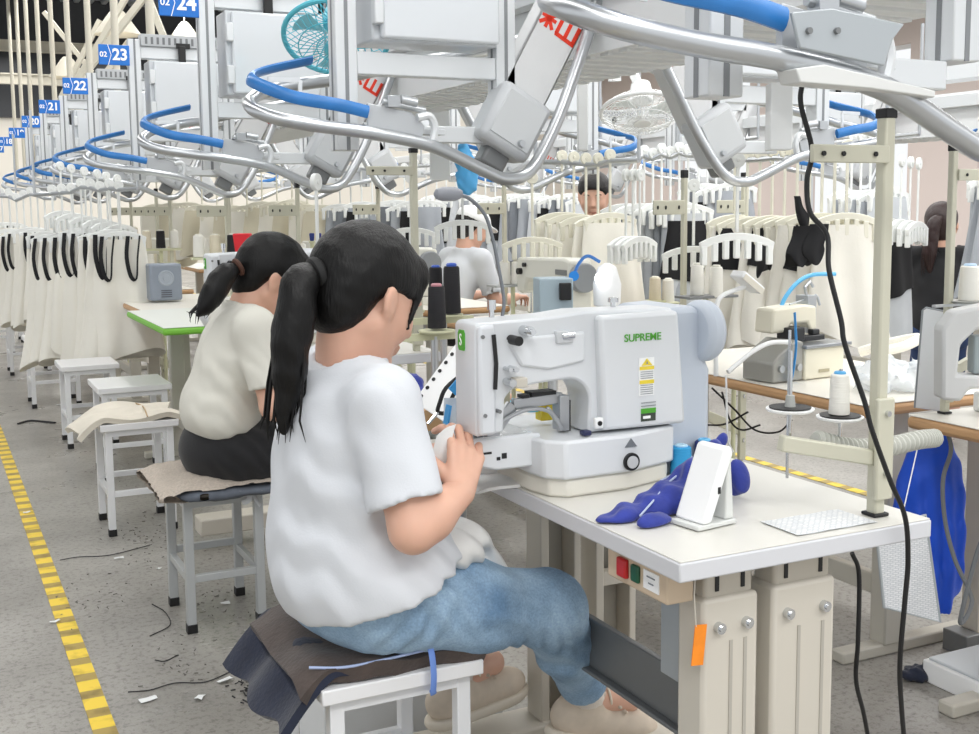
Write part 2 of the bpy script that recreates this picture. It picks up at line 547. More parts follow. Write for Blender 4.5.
# steel roof structure at the far left: beams, pipes, braces
CREAMST = mat('cream_structural_steel', '#c6c1b2', 0.5)
for i, (yy, zz) in enumerate(((14.0, 4.35), (18.5, 4.9), (23.0, 5.2), (26.5, 4.6), (26.8, 3.95))):
    b = MB().box((-8, yy - 0.08, zz), (16, yy + 0.08, zz + 0.03)).box((-8, yy - 0.015, zz), (16, yy + 0.015, zz + 0.22)).box((-8, yy - 0.08, zz + 0.2), (16, yy + 0.08, zz + 0.23))
    o = b.build('roof_beam', CREAMST if i != 2 else mat('blue_grey_steel', '#5b6478', 0.5), smooth=False)
    tag(o, ('cream steel roof beam crossing above the numbered signs, ' + ('nearest of five', 'second nearest of five', 'third of five, blue grey', 'fourth of five', 'lowest against the far wall')[i]), 'beam')
ys = [8.55 + 1.6*k for k in range(9)]
for k, yy in enumerate(ys):
    o = MB().cyl((0, 0, 1.9), (0, 0, 5.86), 0.03, n=12).build('hanger_pipe', CREAMST)
    o.location = (1.55, yy, 0)
    tag(o, f'cream vertical pipe holding the conveyor from the roof, {ORD[k]} back from the sign row front', 'pipe', 'cream roof pipes')
br = [((128, -6), (28, 165), 13.0), ((100, 20), (30, 160), 16.0), ((44, 12), (92, 72), 17.0), ((145, -4), (86, 72), 11.5), ((150, 2), (165, 40), 11.5), ((130, 40), (72, 120), 14), ((104, 30), (150, 95), 15.5)]
for k, (a, b_, d) in enumerate(br):
    p = on_d(*a, d); q = on_d(*b_, d)
    o = MB().bar(p - p, q - p, 0.06, 0.06).build('roof_brace', CREAMST, smooth=False)
    o.location = p
    tag(o, 'cream diagonal roof brace behind the blue number signs, ' + ('longest, leaning right', 'second longest, leaning right', 'leaning left across the pipes', 'beside the sign 23', 'short, above the sign 23', 'behind the sign 22', 'leaning left behind the sign 23')[k], 'brace')
# ------------------------------------------------------------------ overhead hanger conveyor
def S(px, py, dy, Y0=2.955):
    """a point of the second station, in the station's own frame"""
    p = on_y(px, py, Y0 + dy)
    return Vector((p.x - 1.03, dy, p.z))
ST_Y = [1.36, 2.955, 4.54, 6.17, 7.77, 9.37, 10.97, 12.57, 14.17]
GREYFR = mat('anodised_profile', '#dde0e2', 0.38, 0.25)
SLOT = mat('profile_groove', '#8b8e91', 0.5, 0.3)
def make_frame():
    t = thing('aluminium_frame', 'x', 'frame')
    for x0, z0 in ((0.0, 1.43), (0.47, 1.50)):
        p = MB().box((x0 - 0.03, -0.03, z0), (x0 + 0.03, 0.03, 2.14)).build('post', GREYFR, t, bevel=0.003)
        g = MB().box((x0 - 0.005, -0.0312, z0), (x0 + 0.005, -0.029, 2.14)).box((x0 - 0.0312, -0.005, z0), (x0 - 0.029, 0.005, 2.14)).build('groove', SLOT, p, smooth=False)
    MB().box((0.03, -0.03, 2.045), (0.75, 0.03, 2.105)).build('top_rail', GREYFR, t, bevel=0.003)
    MB().box((0.03, -0.025, 1.63), (0.44, 0.025, 1.69)).build('cross_rail', GREYFR, t, bevel=0.003)
    MB().box((0.20, -0.02, 1.455), (0.44, 0.02, 1.50)).build('lower_rail', GREYFR, t, bevel=0.003)
    d = MB().box((0.03, -0.05, 2.105), (0.70, 0.03, 2.165)).build('cable_duct', mat('slotted_duct_grey', '#b9bcbf', 0.5), t, bevel=0.002)
    sl = MB()
    for i in range(22): sl.box((0.05 + i*0.029, -0.0515, 2.115), (0.062 + i*0.029, -0.049, 2.15))
    sl.build('slots', mat('slot_shadow_grey', '#75787b', 0.6), d, smooth=False)
    MB().box((0.215, -0.066, 2.03), (0.25, -0.045, 2.11)).box((0.205, -0.06, 2.1), (0.275, -0.04, 2.125)).build('clip', BLACK, t, bevel=0.003)
    return t
def make_box():
    t = thing('control_box', 'x', 'control box')
    MB().box((0.065, -0.05, 1.715), (0.435, 0.10, 2.035)).build('body', BOXGREY, t, bevel=0.006)
    d = MB().box((0.085, -0.075, 1.72), (0.43, -0.048, 2.03)).build('door', mat('control_box_door', '#dde1e5', 0.16, 0.1, coat=0.3), t, bevel=0.008)
    for z in (1.79, 1.95):
        MB().box((0.062, -0.082, z - 0.035), (0.088, -0.05, z + 0.035)).build('hinge', GREYFR, t, bevel=0.004)
    MB().box((0.405, -0.082, 1.86), (0.42, -0.073, 1.92)).build('latch', STEEL, d, bevel=0.003)
    return t
def make_track():
    t = thing('hanger_track', 'x', 'track')
    near = [S(320, 126, -.11), S(371, 133, -.13), S(432, 146, -.13), S(483, 170, -.125), S(507, 179, -.12), S(531, 170, -.11), S(555, 126, -.09), S(574, 75, -.07), S(589, 31, -.05), S(603, -12, -.03), S(625, -40, 0.0)]
    apex = [S(262, 93, .12), S(251, 100, .06), S(249, 104, 0.0), S(256, 111, -.06), S(280, 119, -.095)]
    far = [S(520, 40, .2), S(483, 51, .2), S(432, 60, .18), S(364, 73, .16), S(339, 79, .15), S(295, 85, .145)]
    MB().tube(spline(far + apex + near, 5), 0.0175, 12).build('rail_tube', STEEL, t)
    up = Vector((0, 0, 0.062))
    band = [S(368, 112, -.125), S(339, 105, -.125), S(300, 98.5, -.11), S(278, 92, -.09), S(258, 84, -.04), S(250.5, 79, 0.0), S(255, 74, .06), S(275, 68, .11), S(311, 60.5, .14)]
    c = spline(band, 5)
    MB().tube(c, 0.012, 10, flat=(0.009, 0.017)).build('guide_band', BLUEBAND, t)
    a = S(390, 125, -.12); e = S(415, 122, -.12)
    pl = MB().prism([(a.x - .06, a.z - .035), (a.x + .085, a.z - .055), (a.x + .10, a.z + .0), (a.x + .06, a.z + .035), (a.x - .06, a.z + .055)], -.118, -.105)
    pl.build('end_plate', mat('stop_plate_grey', '#bfc2c5', 0.35, 0.3), t, bevel=0.002)
    h = [(a.x + .075, -.125, a.z + .02), (a.x + .11, -.125, a.z + .025), (a.x + .125, -.125, a.z - .005), (a.x + .118, -.125, a.z - .04)]
    MB().tube(spline(h, 4), 0.011, 8).build('stop_hook', GREYFR, t)
    MB().cyl((a.x - .02, -.12, a.z + .06), (a.x + .1, -.12, a.z + .04), 0.008).box((a.x - .01, -.135, a.z + .045), (a.x + .025, -.11, a.z + .075)).cyl((a.x + .03, -.12, a.z + .066), (a.x + .075, -.12, a.z + .058), .014).build('air_cylinder', STEEL, t, bevel=.001)
    w = MB().bar(S(300, 80, 0), S(300, 101, 0), 0.01, 0.006).bar(S(268, 79.5, 0), S(300, 80, 0), 0.006, 0.012)
    w.build('band_bracket', GREYFR, t)
    MB().box((-.02, -.10, 1.47), (.25, -.06, 1.485)).bar((.06, -.1, 1.475), (.06, -.02, 1.5), .03, .012).build('rail_bracket', GREYFR, t, bevel=.002)
    return t
def make_arm():
    t = thing('lift_arm', 'x', 'lift arm')
    R = Matrix.Rotation(radians(30), 3, 'Y')
    base = Vector((0.443, 0.0, 1.4435))
    def P(u, v, w): return base + R @ Vector((u, w, v))
    def obox(mb, u0, u1, v0, v1, w0, w1):
        vs = [P(u, v, w) for u in (u0, u1) for w in (w0, w1) for v in (v0, v1)]
        return mb.add(vs, [(0, 1, 3, 2), (4, 6, 7, 5), (0, 4, 5, 1), (2, 3, 7, 6), (0, 2, 6, 4), (1, 5, 7, 3)])
    ch = MB(); obox(ch, -.072, .072, .13, .78, -.03, -.02); obox(ch, -.072, -.062, .13, .78, -.03, .05); obox(ch, .062, .072, .13, .78, -.03, .05)
    c = ch.build('channel', ARMGREY, t, bevel=.004)
    cover = MB(); obox(cover, -.085, .085, -.01, .17, -.075, .03)
    cv = cover.build('motor_cover', mat('motor_cover_grey', '#c3c6c9', 0.4), t, bevel=.02)
    fr = MB(); obox(fr, -.065, .068, .015, .15, -.0785, -.074); fr.build('cover_panel', mat('cover_panel_grey', '#c9ccce', 0.4), cv, bevel=.002)
    q = P(.035, .03, -.08); MB().cyl(q, q + Vector((0, -.012, 0)), .011, .009, 12).build('knob', STEEL, cv)
    # red mark: strokes set across the channel
    z0 = .40
    lg = MB()
    def stroke(u0, v0, u1, v1, th=.011):
        a = P(u0, z0 + v0, -.0305); b = P(u1, z0 + v1, -.0305)
        lg.bar(a, b, .0015, th, up=(b - a).normalized().cross(Vector((0, 1, 0))))
    for s in ((-.064, 0, -.014, 0), (-.039, -.03, -.039, .03), (-.062, .026, -.04, .002), (-.062, -.026, -.04, -.002), (-.016, .026, -.038, .002), (-.016, -.026, -.038, -.002)):
        stroke(*s)
    for s in ((-.004, -.026, .066, -.026), (.0, -.026, .0, .028), (.030, -.026, .030, .028), (.060, -.026, .060, .028)):
        stroke(*s, th=.012)
    lg.build('red_mark', REDLOGO, c, smooth=False)
    lk = MB(); obox(lk, -.03, .05, -.06, .01, -.03, .03); lk.build('pivot', DARKSTEEL, t, bevel=.01)
    return t
fr0, bx0, tk0, ar0 = make_frame(), make_box(), make_track(), make_arm()
names = {1: 'above the white front desk', 2: 'above the nearest seated worker', 3: 'behind the blue 24 sign', 4: 'beside the blue 23 sign', 5: 'beside the blue 22 sign', 6: 'beside the blue 21 sign', 7: 'beside the blue 20 sign', 8: 'beside the blue 19 sign', 9: 'beside the blue 18 sign'}
first = True
def station(x, y, mirror, where, withbox=True):
    global first
    sc = (-1, 1, 1) if mirror else (1, 1, 1)
    for proto, lab, grp in ((fr0, 'aluminium post frame with slotted cable duct ' + where, 'conveyor frames'), (bx0, 'grey metal control box with hinged door ' + where, 'control boxes'),
                            (tk0, 'bent steel hanger rail with blue guide band ' + where, 'hanger tracks'), (ar0, 'slanted grey lift arm with red mark ' + where, 'lift arms')):
        if proto is ar0 and (x, y) == (1.03, 1.36): continue
        if first or (proto is ar0 and not ar0.get('used')):
            if proto is ar0: ar0['used'] = 1
            o = proto; o.location = (x, y, 0); o['label'] = lab; o['group'] = grp
        else: dup(proto, (x, y, 0), 0, lab, grp, sc)
    first = False
for i, y in enumerate(ST_Y[:8]):
    station(1.03, y, False, names[i + 1])
for i, y in enumerate((3.3, 4.9, 6.5, 8.1, 9.7, 11.3)):
    station(2.97, y, True, ('over the brown overlock table', 'by the white fan', 'beyond the white fan', 'over the third table past the overlock machine', 'over the fourth table past the overlock machine', 'at the far end of the second row')[i])
for i, y in enumerate((3.0, 4.6, 6.2, 7.8, 9.4, 11.0)):
    station(5.48, y, False, ('above the seated worker in black', 'left of the worker in black', 'behind the stooping man', 'over the grey garments behind the man', 'over the far grey garments', 'at the end of the third row')[i])

# number signs
def sign(num, y, k):
    p = on_x(0, 0, 1)
    t = thing('number_sign', f'blue sign reading 02 {num} on the {ORD[k]} conveyor post from the front', 'sign', (0.926, y - 0.15, 2.052))
    if num == 24: t['label'] = 'blue sign reading 02 24, largest and cut by the photo top'
    MB().box((-0.075, -0.004, -0.05), (0.075, 0.004, 0.05)).build('plate', BLUESIGN, t, bevel=.003)
    text(str(num), 0.078, WHITETXT, t, (0.028, -0.0055, 0.0), (pi/2, 0, 0), 'number', sx=.95, bold=.03)
    text('02', 0.036, WHITETXT, t, (-0.052, -0.0055, 0.0), (pi/2, 0, 0), 'prefix', bold=.02)
    MB().bar((-.03, -.0052, .05), (-.015, -.0052, 0), .001, .003).bar((-.015, -.0052, 0), (-.03, -.0052, -.05), .001, .003).build('divider', WHITETXT, t, smooth=False)
    return t
for k, (num, y) in enumerate(zip((24, 23, 22, 21, 20, 19, 18, 17), ST_Y[2:9] + [15.77])):
    sign(num, y + (0.12 if k == 0 else 0.1), k)

# main conveyor trunk along the middle of each block
TRUNK = mat('trunking_white', '#e3e5e6', 0.45)
def trunk(x, lab):
    t = thing('conveyor_trunk', lab, 'conveyor', (x, 0, 0))
    MB().box((-.20, 0.9, 1.72), (.20, 16, 2.0)).build('tray', TRUNK, t, smooth=False)
    sl = MB()
    for i in range(150): sl.box((-.18, 1.0 + i*.1, 1.712), (.18, 1.045 + i*.1, 1.722))
    sl.build('slats', mat('trunk_slat', '#dfe1e1', 0.5), t, smooth=False)
    MB().box((-.26, .9, 1.9), (-.205, 16, 1.98)).build('side_rail', GREYFR, t, bevel=.003)
    MB().box((.205, .9, 1.9), (.26, 16, 1.98)).build('side_rail', GREYFR, t, bevel=.003)
    MB().box((-.1, .9, 2.1), (.1, 16, 2.22)).build('chain_housing', GREYFR, t, bevel=.004)
    return t
trunk(2.0, 'long white slatted conveyor trunk above the tables behind the front desk')
trunk(6.45, 'long white slatted conveyor trunk above the third row by the windows')
# ------------------------------------------------------------------ front desk
def make_desk(label):
    t = thing('sewing_desk', label, 'desk', (0.965, 1.34, 0))
    # local: x 0..0.50, y 0..1.0
    top = MB().box((0, 0, .728), (.505, 1.0, .758)).build('tabletop', LAMEDGE, t, bevel=.003)
    MB().box((.002, .002, .758), (.503, .998, .7605)).build('laminate_sheet', LAMINATE, top, bevel=.001)
    for x0, x1 in ((.085, .193), (.222, .352)):
        lg = MB().box((x0, .055, 0.0), (x1, .125, .672)).build('leg_column', BEIGE, t, bevel=.008)
        MB().box((x0 + .008, .063, .60), (x1 - .006, .117, .728)).build('inner_column', mat('beige_enamel_inner', '#c2bbae', .4), lg, bevel=.007)
        bo = MB()
        for xx in (x0 + .028, x1 - .026):
            bo.cyl((xx, .056, .625), (xx, .045, .625), .009, .009, 12).cyl((xx, .046, .625), (xx, .042, .625), .005, .005, 8)
        bo.build('bolt', CHROME, lg)
        gr = MB()
        for xx in (x0 + .05, x1 - .03): gr.box((xx, .0535, 0.02), (xx + .006, .056, .60))
        gr.build('groove', mat('leg_groove_grey', '#aea99f', .5), lg, smooth=False)
        for xx in (x0 + .03, x1 - .028): MB().box((xx - .003, .061, .68), (xx + .004, .0635, .725)).build('slot', BLACK, lg, smooth=False)
    # far pair of legs: open channels with a crosspiece, seen from inside
    for x0, x1 in ((.24, .345), (.385, .495)):
        c = MB()
        c.box((x0, .86, .0), (x0 + .022, .93, .728)).box((x1 - .018, .86, .0), (x1, .93, .728)).box((x0 + .022, .915, .0), (x1 - .018, .93, .728))
        lg = c.build('leg_column', BEIGE, t, bevel=.003)
        if x0 > .3: MB().box((x0 + .0225, .865, .40), (x1 - .0185, .89, .435)).build('crosspiece', BEIGE, lg, bevel=.002)
        MB().box((x0 + .05, .914, .1), (x1 - .02, .9155, .70)).build('recess', mat('leg_recess_grey', '#a39f95', .5), lg, smooth=False)
    MB().box((.02, .03, .0), (.44, .15, .06)).build('foot_bar', BEIGE, t, bevel=.006)
    MB().box((-.12, .84, .05), (.49, .95, .11)).build('foot_bar', BEIGE, t, bevel=.006)
    MB().box((.19, .125, .36), (.205, .86, .46)).box((.175, .125, .352), (.22, .86, .36)).build('stretcher', DARKSTEEL, t, bevel=.002)
    MB().box((.12, .155, .49), (.13, .22, .72)).build('apron_panel', GREYPANEL, t, bevel=.002)
    return t
desk = make_desk('white laminate sewing desk on beige column legs, in front')
sw = thing('switch_box', 'beige switch box with red and green buttons under the front desk', 'switch', (0.985, 1.40, .70))
MB().box((0, 0, -.028), (.05, .17, .027)).build('housing', mat('switch_beige', '#cdb9a0', .5), sw, bevel=.004)
MB().box((-.008, .105, -.016), (.001, .132, .016)).build('stop_button', mat('button_red', '#b81d20', .4), sw, bevel=.003)
MB().box((-.006, .072, -.014), (.001, .094, .014)).build('start_button', mat('button_green', '#15543a', .4), sw, bevel=.003)
lb = MB().box((-.0015, .02, -.016), (.001, .062, .014)).build('label', WHITE, sw, smooth=False)
MB().box((-.0022, .03, .004), (-.001, .052, .006)).box((-.0022, .034, -.006), (-.001, .048, -.004)).build('small_print', mat('dark_print', '#7a7e84', .5), lb, smooth=False)
tg = thing('hang_tag', 'orange paper tag hanging by the desk leg column', 'tag', tuple(on_y(699, 645, 1.385)))
MB().box((-.011, -.0008, -.032), (.011, .0008, .032), R=Matrix.Rotation(radians(6), 3, 'Y')).build('card', mat('orange_card', '#f08a1e', .6, var=.1, vscale=40), tg)
MB().tube([(-.006, 0, .03), (-.01, .0, .08), (-.004, .005, .12)], .0012, 6).build('string', BEIGE, tg)
# printed sheet taped on the desk
def print_material(name, base='#f4f4f2', ink='#c3c7cb', sc=70.0, up=False):
    m = bpy.data.materials.new(name); m.use_nodes = True
    nt = m.node_tree; b = nt.nodes['Principled BSDF']; L = nt.links.new
    tc = nt.nodes.new('ShaderNodeTexCoord'); mp = nt.nodes.new('ShaderNodeMapping'); mp.inputs['Scale'].default_value = (sc*.6, sc*.6, sc)
    if up: mp.inputs['Rotation'].default_value = (pi/2, 0, 0)
    L(tc.outputs['Object'], mp.inputs[0])
    br = nt.nodes.new('ShaderNodeTexBrick'); br.inputs['Scale'].default_value = 1.0
    br.inputs['Color1'].default_value = lin(base); br.inputs['Color2'].default_value = lin('#dcdfe2'); br.inputs['Mortar'].default_value = lin(ink); br.inputs['Mortar Size'].default_value = .05
    L(mp.outputs[0], br.inputs['Vector']); L(br.outputs['Color'], b.inputs['Base Color'])
    b.inputs['Roughness'].default_value = .35
    return m
PRINT = print_material('printed_form')
sh = MB().sheet([[Vector((a, b, .7622 + .0006*sin(a*90))) for b in np.linspace(1.362, 1.452, 5)] for a in np.linspace(1.205, 1.372, 9)], .0006).build('printed_sheet', PRINT)
tag(sh, 'printed paper form in clear film lying on the front desk corner', 'paper')

# ------------------------------------------------------------------ bartack machine
MWHITE = mat('machine_white', '#dadde0', .32, var=.01)
MSIDE = mat('machine_light_blue_grey', '#c3cbd6', .35)
MDARK = mat('machine_recess_grey', '#c9cccf', .4)
def make_bartack(label):
    X0, Y0 = 0.97, 1.75
    t = thing('bartack_machine', label, 'sewing machine', (X0, Y0, .7605))
    def L(x, z): return (x - X0, z - .7605)
    # base with chamfered corners, in two tiers
    b = MB()
    b.prism([(0.012, .012), (.04, -.012), (.16, -.012), (.275, .02), (.285, .06), (.285, .25), (.0, .25), (.0, .06)], .0, .035, 'z')
    b.build('plinth', mat('machine_plinth', '#e0ddd2', .4), t, bevel=.006)
    b = MB()
    b.prism([(0.0, .01), (.03, -.02), (.165, -.02), (.285, .015), (.295, .05), (.295, .25), (.0, .25), (-.005, .05)], .035, .105, 'z')
    base = b.build('base', MWHITE, t, bevel=.006)
    d = MB().cyl((.165, -.0195, .055), (.165, -.026, .055), .0165, n=24)
    db = d.build('dial', BLACK, base, bevel=.001)
    MB().cyl((.165, -.0255, .055), (.165, -.028, .055), .0115, n=20).build('dial_face', mat('dial_grey', '#c3c5c7', .5), db)
    MB().prism([(.152, .082), (.178, .082), (.165, .098)], -.0218, -.018).build('caution_triangle', mat('print_grey', '#70757a', .5), base, smooth=False)
    # bed arm towards the operator
    bd = MB(); bd.prism([L(.835, .872), L(.835, .855), L(.85, .825), L(.895, .812), L(.985, .812), L(.985, .872)], .045, .165)
    bed = bd.build('bed', MWHITE, t, bevel=.004)
    MB().box((-.11, .044, .083), (-.085, .046, .087)).box((-.075, .044, .070), (-.068, .046, .076)).box((-.065, .044, .072), (-.055, .046, .082)).build('bed_slots', BLACK, bed, smooth=False)
    MB().box((-.135, .05, .1105), (.0, .16, .1135)).build('throat_plate', CHROME, bed, bevel=.001)
    # column and arm : one casting with the arch cut out
    arch = []
    for k in range(9):
        a = pi/2*k/8
        arch.append((1.028 + .045*sin(a) - .0, .925 + .045*cos(a)))
    poly = [L(.843, 1.072), L(.848, 1.08), L(1.0, 1.084), L(1.06, 1.09), L(1.25, 1.088), L(1.262, 1.07), L(1.275, .868), L(1.068, .868), L(1.073, .925)]
    poly += [L(x, z) for x, z in reversed(arch)][1:]
    poly += [L(.96, .966), L(.915, .96), L(.90, .945), L(.897, .885), L(.843, .882)]
    hd = MB(); hd.prism(poly, .02, .105)
    head = hd.build('arm', MWHITE, t, bevel=.009)
    # raised column front with the badge
    cf = MB(); cf.prism([L(1.082, 1.082), L(1.253, 1.084), L(1.272, .87), L(1.09, .872)], .0, .03)
    colf = cf.build('column_cover', MWHITE, t, bevel=.008)
    # sculpted panel on the arm
    ap = MB(); ap.prism([L(.90, 1.05), L(1.06, 1.055), L(1.06, 1.0), L(.985, .99), L(.93, 1.0)], .014, .024)
    ap.build('arm_panel', mat('arm_panel_white', '#dfe2e5', .35), head, bevel=.006)
    MB().box((.028, .008, .276), (.062, .02, .298)).build('thread_guide_plate', MDARK, head, bevel=.002)
    MB().cyl((.04, .01, .288), (.062, .006, .290), .006).build('guide_screw', CHROME, head)
    hp = MB(); hp.prism([L(.845, 1.075), L(.878, 1.078), L(.878, .885), L(.845, .885)], .008, .024)
    hp.build('head_cover', mat('head_cover_white', '#d6d9dd', .35), head, bevel=.006)
    MB().tube([(-.098, .006, .30), (-.094, .005, .25), (-.096, .006, .205)], .004, 8).build('take_up_slot', BLACK, head)
    gl = MB(); gl.prism([(.062 + dx, .268 + dz) for dx, dz in ((.0, .0), (.018, .0), (.022, .005), (.022, .03), (.018, .036), (.002, .036), (-.002, .03), (-.002, .005))], -.1300, -.1265, 'x')
    lgo = gl.build('green_badge', GREENP, head)
    text('S', .03, WHITETXT, lgo, (-.1305, .072, .286), (pi/2, 0, -pi/2), sx=.7)
    kn = MB().cyl((-.058, .02, .288), (-.058, -.012, .288), .0085, n=14).build('tension_knob', BLACK, head)
    MB().cyl((-.034, .02, .303), (-.034, -.01, .303), .009, n=14).cyl((-.034, -.008, .303), (-.034, -.02, .303), .005).build('tension_dial', CHROME, head)
    MB().cyl((-.07, .02, .238), (-.07, -.004, .238), .004).cyl((-.06, .02, .238), (-.06, -.006, .238), .005).cyl((-.068, .02, .215), (-.068, -.008, .215), .007).build('thread_guide', CHROME, head)
    MB().box((-.06, -.002, .205), (-.036, .02, .222)).build('screw_block', BEIGE, head, bevel=.002)
    for x, z in ((-.118, .297), (-.087, .165), (-.115, .16)):
        MB().cyl((x, .02, z), (x, .0055, z), .0035, n=10).build('screw', DARKSTEEL, head)
    # needle bar and foot
    MB().cyl((-.098, .08, .125), (-.098, .08, .075), .0035, n=10).tube([(-.103, .07, .12), (-.112, .06, .10), (-.108, .05, .075), (-.098, .05, .07), (-.092, .06, .09)], .003, 8).box((-.104, .07, .112), (-.09, .09, .128)).build('needle_bar', CHROME, t)
    # feed clamp arms
    c = MB()
    c.bar((-.075, .06, .118), (-.035, .06, .165), .012, .022).bar((-.035, .06, .165), (.065, .06, .170), .012, .02).bar((-.08, .06, .105), (-.08, .06, .128), .02, .016)
    c.box((.055, .045, .11), (.075, .075, .175))
    c.bar((.03, .05, .155), (.065, .05, .115), .008, .008)
    c.tube(spline([(-.07, .05, .135), (-.02, .045, .155), (.03, .045, .15), (.06, .045, .115)], 4), .004, 8)
    clamp = c.build('feed_clamp', mat('clamp_steel', '#b3b5b8', .3, .7), t, bevel=.002)
    MB().tube(spline([(.0, .13, .16), (.03, .13, .14), (.06, .14, .135), (.10, .15, .13)], 5), .005, 8).build('air_tube', mat('sky_blue_tube', '#6ccaea', .3), t)
    MB().box((.06, .125, .115), (.085, .15, .15)).build('yellow_tag', YELLOWP, t, bevel=.002)
    MB().box((.0, .05, .178), (.05, .08, .185)).box((.072, .05, .108), (.08, .08, .165)).box((-.02, .05, .176), (-.005, .07, .182)).build('clamp_link', BLACK, clamp)
    MB().box((.10, -.004, .118), (.118, .006, .138)).build('hole_plate', WHITE, colf, bevel=.003)
    MB().cyl((.109, -.003, .128), (.109, -.006, .128), .0045, n=12).build('hole', BLACK, colf)
    MB().box((.075, -.006, .107), (.092, .012, .117)).build('bobbin', mat('navy_plastic', '#22284e', .4), t, bevel=.003)
    # badges and labels on the column
    text('SUPREME', .0195, GREENP, colf, (.203, -.001, .278), (pi/2, 0, 0), 'maker_lettering', sx=1.02, bold=.01)
    lb = MB().box((.195, -.0012, .17), (.228, .0, .24)).build('warning_label', WHITE, colf, smooth=False)
    MB().prism([(.2, .226), (.2235, .226), (.2118, .239)], -.002, -.0008).box((.196, -.002, .218), (.2275, -.0008, .2245)).box((.196, -.002, .192), (.2275, -.0008, .199)).build('yellow_band', YELLOWP, lb, smooth=False)
    tx = MB()
    for z in (.214, .210, .206, .202, .189, .185, .181, .177, .173): tx.box((.198, -.0022, z), (.2255, -.001, z + .0012))
    tx.prism([(.2098, .2285), (.2138, .2285), (.2118, .2345)], -.0026, -.0018)
    tx.build('small_print', mat('print_mid_grey', '#8c9094', .5), lb, smooth=False)
    l2 = MB().box((.2, -.0012, .122), (.232, 0, .137)).build('type_plate', mat('badge_dark_green', '#3d463c', .5), colf, smooth=False)
    MB().box((.2, -.002, .137), (.232, 0, .146)).build('green_stripe', GREENP, l2, smooth=False)
    MB().box((.204, -.002, .127), (.22, -.001, .132)).build('plate_print', WHITETXT, l2, smooth=False)
    MB().box((.2, -.0018, .15), (.232, -.0008, .1515)).box((.2, -.0018, .156), (.232, -.0008, .1575)).build('plate_lines', mat('print_mid_grey', '#8c9094', .5), colf, smooth=False)
    # motor cover at the back and the round pulley cover
    mc = MB(); mc.prism([(.29, .0), (.392, .0), (.392, .20), (.375, .235), (.372, .315), (.35, .325), (.282, .322)], .045, .22)
    mcv = mc.build('motor_cover', MSIDE, t, bevel=.012)
    MB().cyl((.36, .06, .275), (.40, .06, .275), .06, n=32).build('pulley_cover', MSIDE, t, bevel=.012)
    # top fittings
    MB().cyl((-.06, .09, .318), (-.06, .09, .345), .005).cyl((-.06, .09, .335), (-.06, .09, .352), .008).cyl((.19, .08, .326), (.19, .08, .345), .005).cyl((.19, .08, .338), (.19, .08, .346), .01).build('thread_guide_pin', CHROME, t)
    return t
bart = make_bartack('white bartack sewing machine with green lettering on the front desk')

# ------------------------------------------------------------------ things on the front desk
def make_cone(name, label, body_m, loc, h=.115, r=.021, core='#7fc4ea', group=None, cat='thread spool'):
    t = thing(name, label, cat, loc, group)
    MB().lathe([(r*1.02, 0), (r*1.05, .003), (r*.98, h*.5), (r*.92, h*.93), (r*.8, h*.965), (.004, h*.97)], n=24).build('thread', body_m, t)
    MB().lathe([(r*.55, h*.9), (r*.62, h*1.0), (r*.5, h*1.03), (r*.25, h*1.035), (r*.2, h*.97)], n=16).build('core', mat('spool_core_' + core[1:], core, .4), t)
    return t
THB = dict(bump=.25, bscale=30, stretch=(1, 1, 25))
make_cone('thread_cone', 'light blue thread cone on the front desk beside the machine', mat('light_blue_thread', '#2f9fd8', .6, **THB), tuple(on_z(681, 477, .761)), h=.062, r=.0205, core='#bfe3f5')
make_cone('thread_cone', 'navy blue thread cone on the front desk beside the machine', mat('navy_thread', '#1d2d6e', .6, **THB), tuple(on_z(704, 474, .761)), h=.068, r=.020, core='#6cc0ee')

def rumple(seed, amp, sc):
    rs = np.random.RandomState(seed)
    W = [(rs.uniform(-1, 1, 3)*sc*(1 + i*.6), rs.uniform(0, 6.28), amp/(1 + i*.45)) for i in range(7)]
    def f(X, Y, Z):
        r = 0
        for w, p, a in W: r = r + a*np.sin(w[0]*X + w[1]*Y + w[2]*Z + p + 1.3*np.sin(w[1]*.6*X - w[0]*.7*Y + p*2))
        return r
    return f
NAVY = mat('navy_cloth', '#26358f', .75, var=.2, vscale=30, bump=.15, bscale=90, sheen=.2)
def cloth_heap(name, label, m, blobs, lo, hi, h=.005, amp=.006, sc=70, seed=1, floor_z=None, k=.02, cat='cloth', group=None):
    s = SDF(lo, hi, h)
    for c, r, *F in blobs: s.ell(c, r, F[0] if F else None, k)
    s.warp(rumple(seed, amp, sc))
    if floor_z is not None: s.cut((0, 0, floor_z), (0, 0, -1), .002)
    org = ((lo[0] + hi[0])/2, (lo[1] + hi[1])/2, lo[2])
    o = sdf_object(name, [s], m, None, org)
    o.location = org
    return tag(o, label, cat, group)
def rotF(a, tilt=0.0):
    F = Matrix.Rotation(a, 3, 'Z') @ Matrix.Rotation(tilt, 3, 'Y')
    return np.array(F.transposed())
z0 = .762
def Z(px, py, dz=0.0):
    p = on_z(px, py, z0 + dz); return np.array(p)
def ribbon_cloth(name, label, m, rows, cat='cloth', thick=.004, group=None):
    g = []
    nr = len(rows); cols = [spline(r, 5) for r in rows]
    for j in range(len(cols[0])):
        g.append(spline([c[j] for c in cols], 4))
    p0 = g[0][0].copy()
    o = MB().sheet([[q - p0 for q in r] for r in g], thick).build(name, m, angle=80); o.location = p0
    return tag(o, label, cat, group)
nav = SDF((.93, 1.44, z0 - .004), (1.45, 1.80, z0 + .15), .004)
def NZ(px, py, dz): return np.array(on_z(px, py, z0)) + V0(0, 0, dz)
def V0(*a): return np.array(a, float)
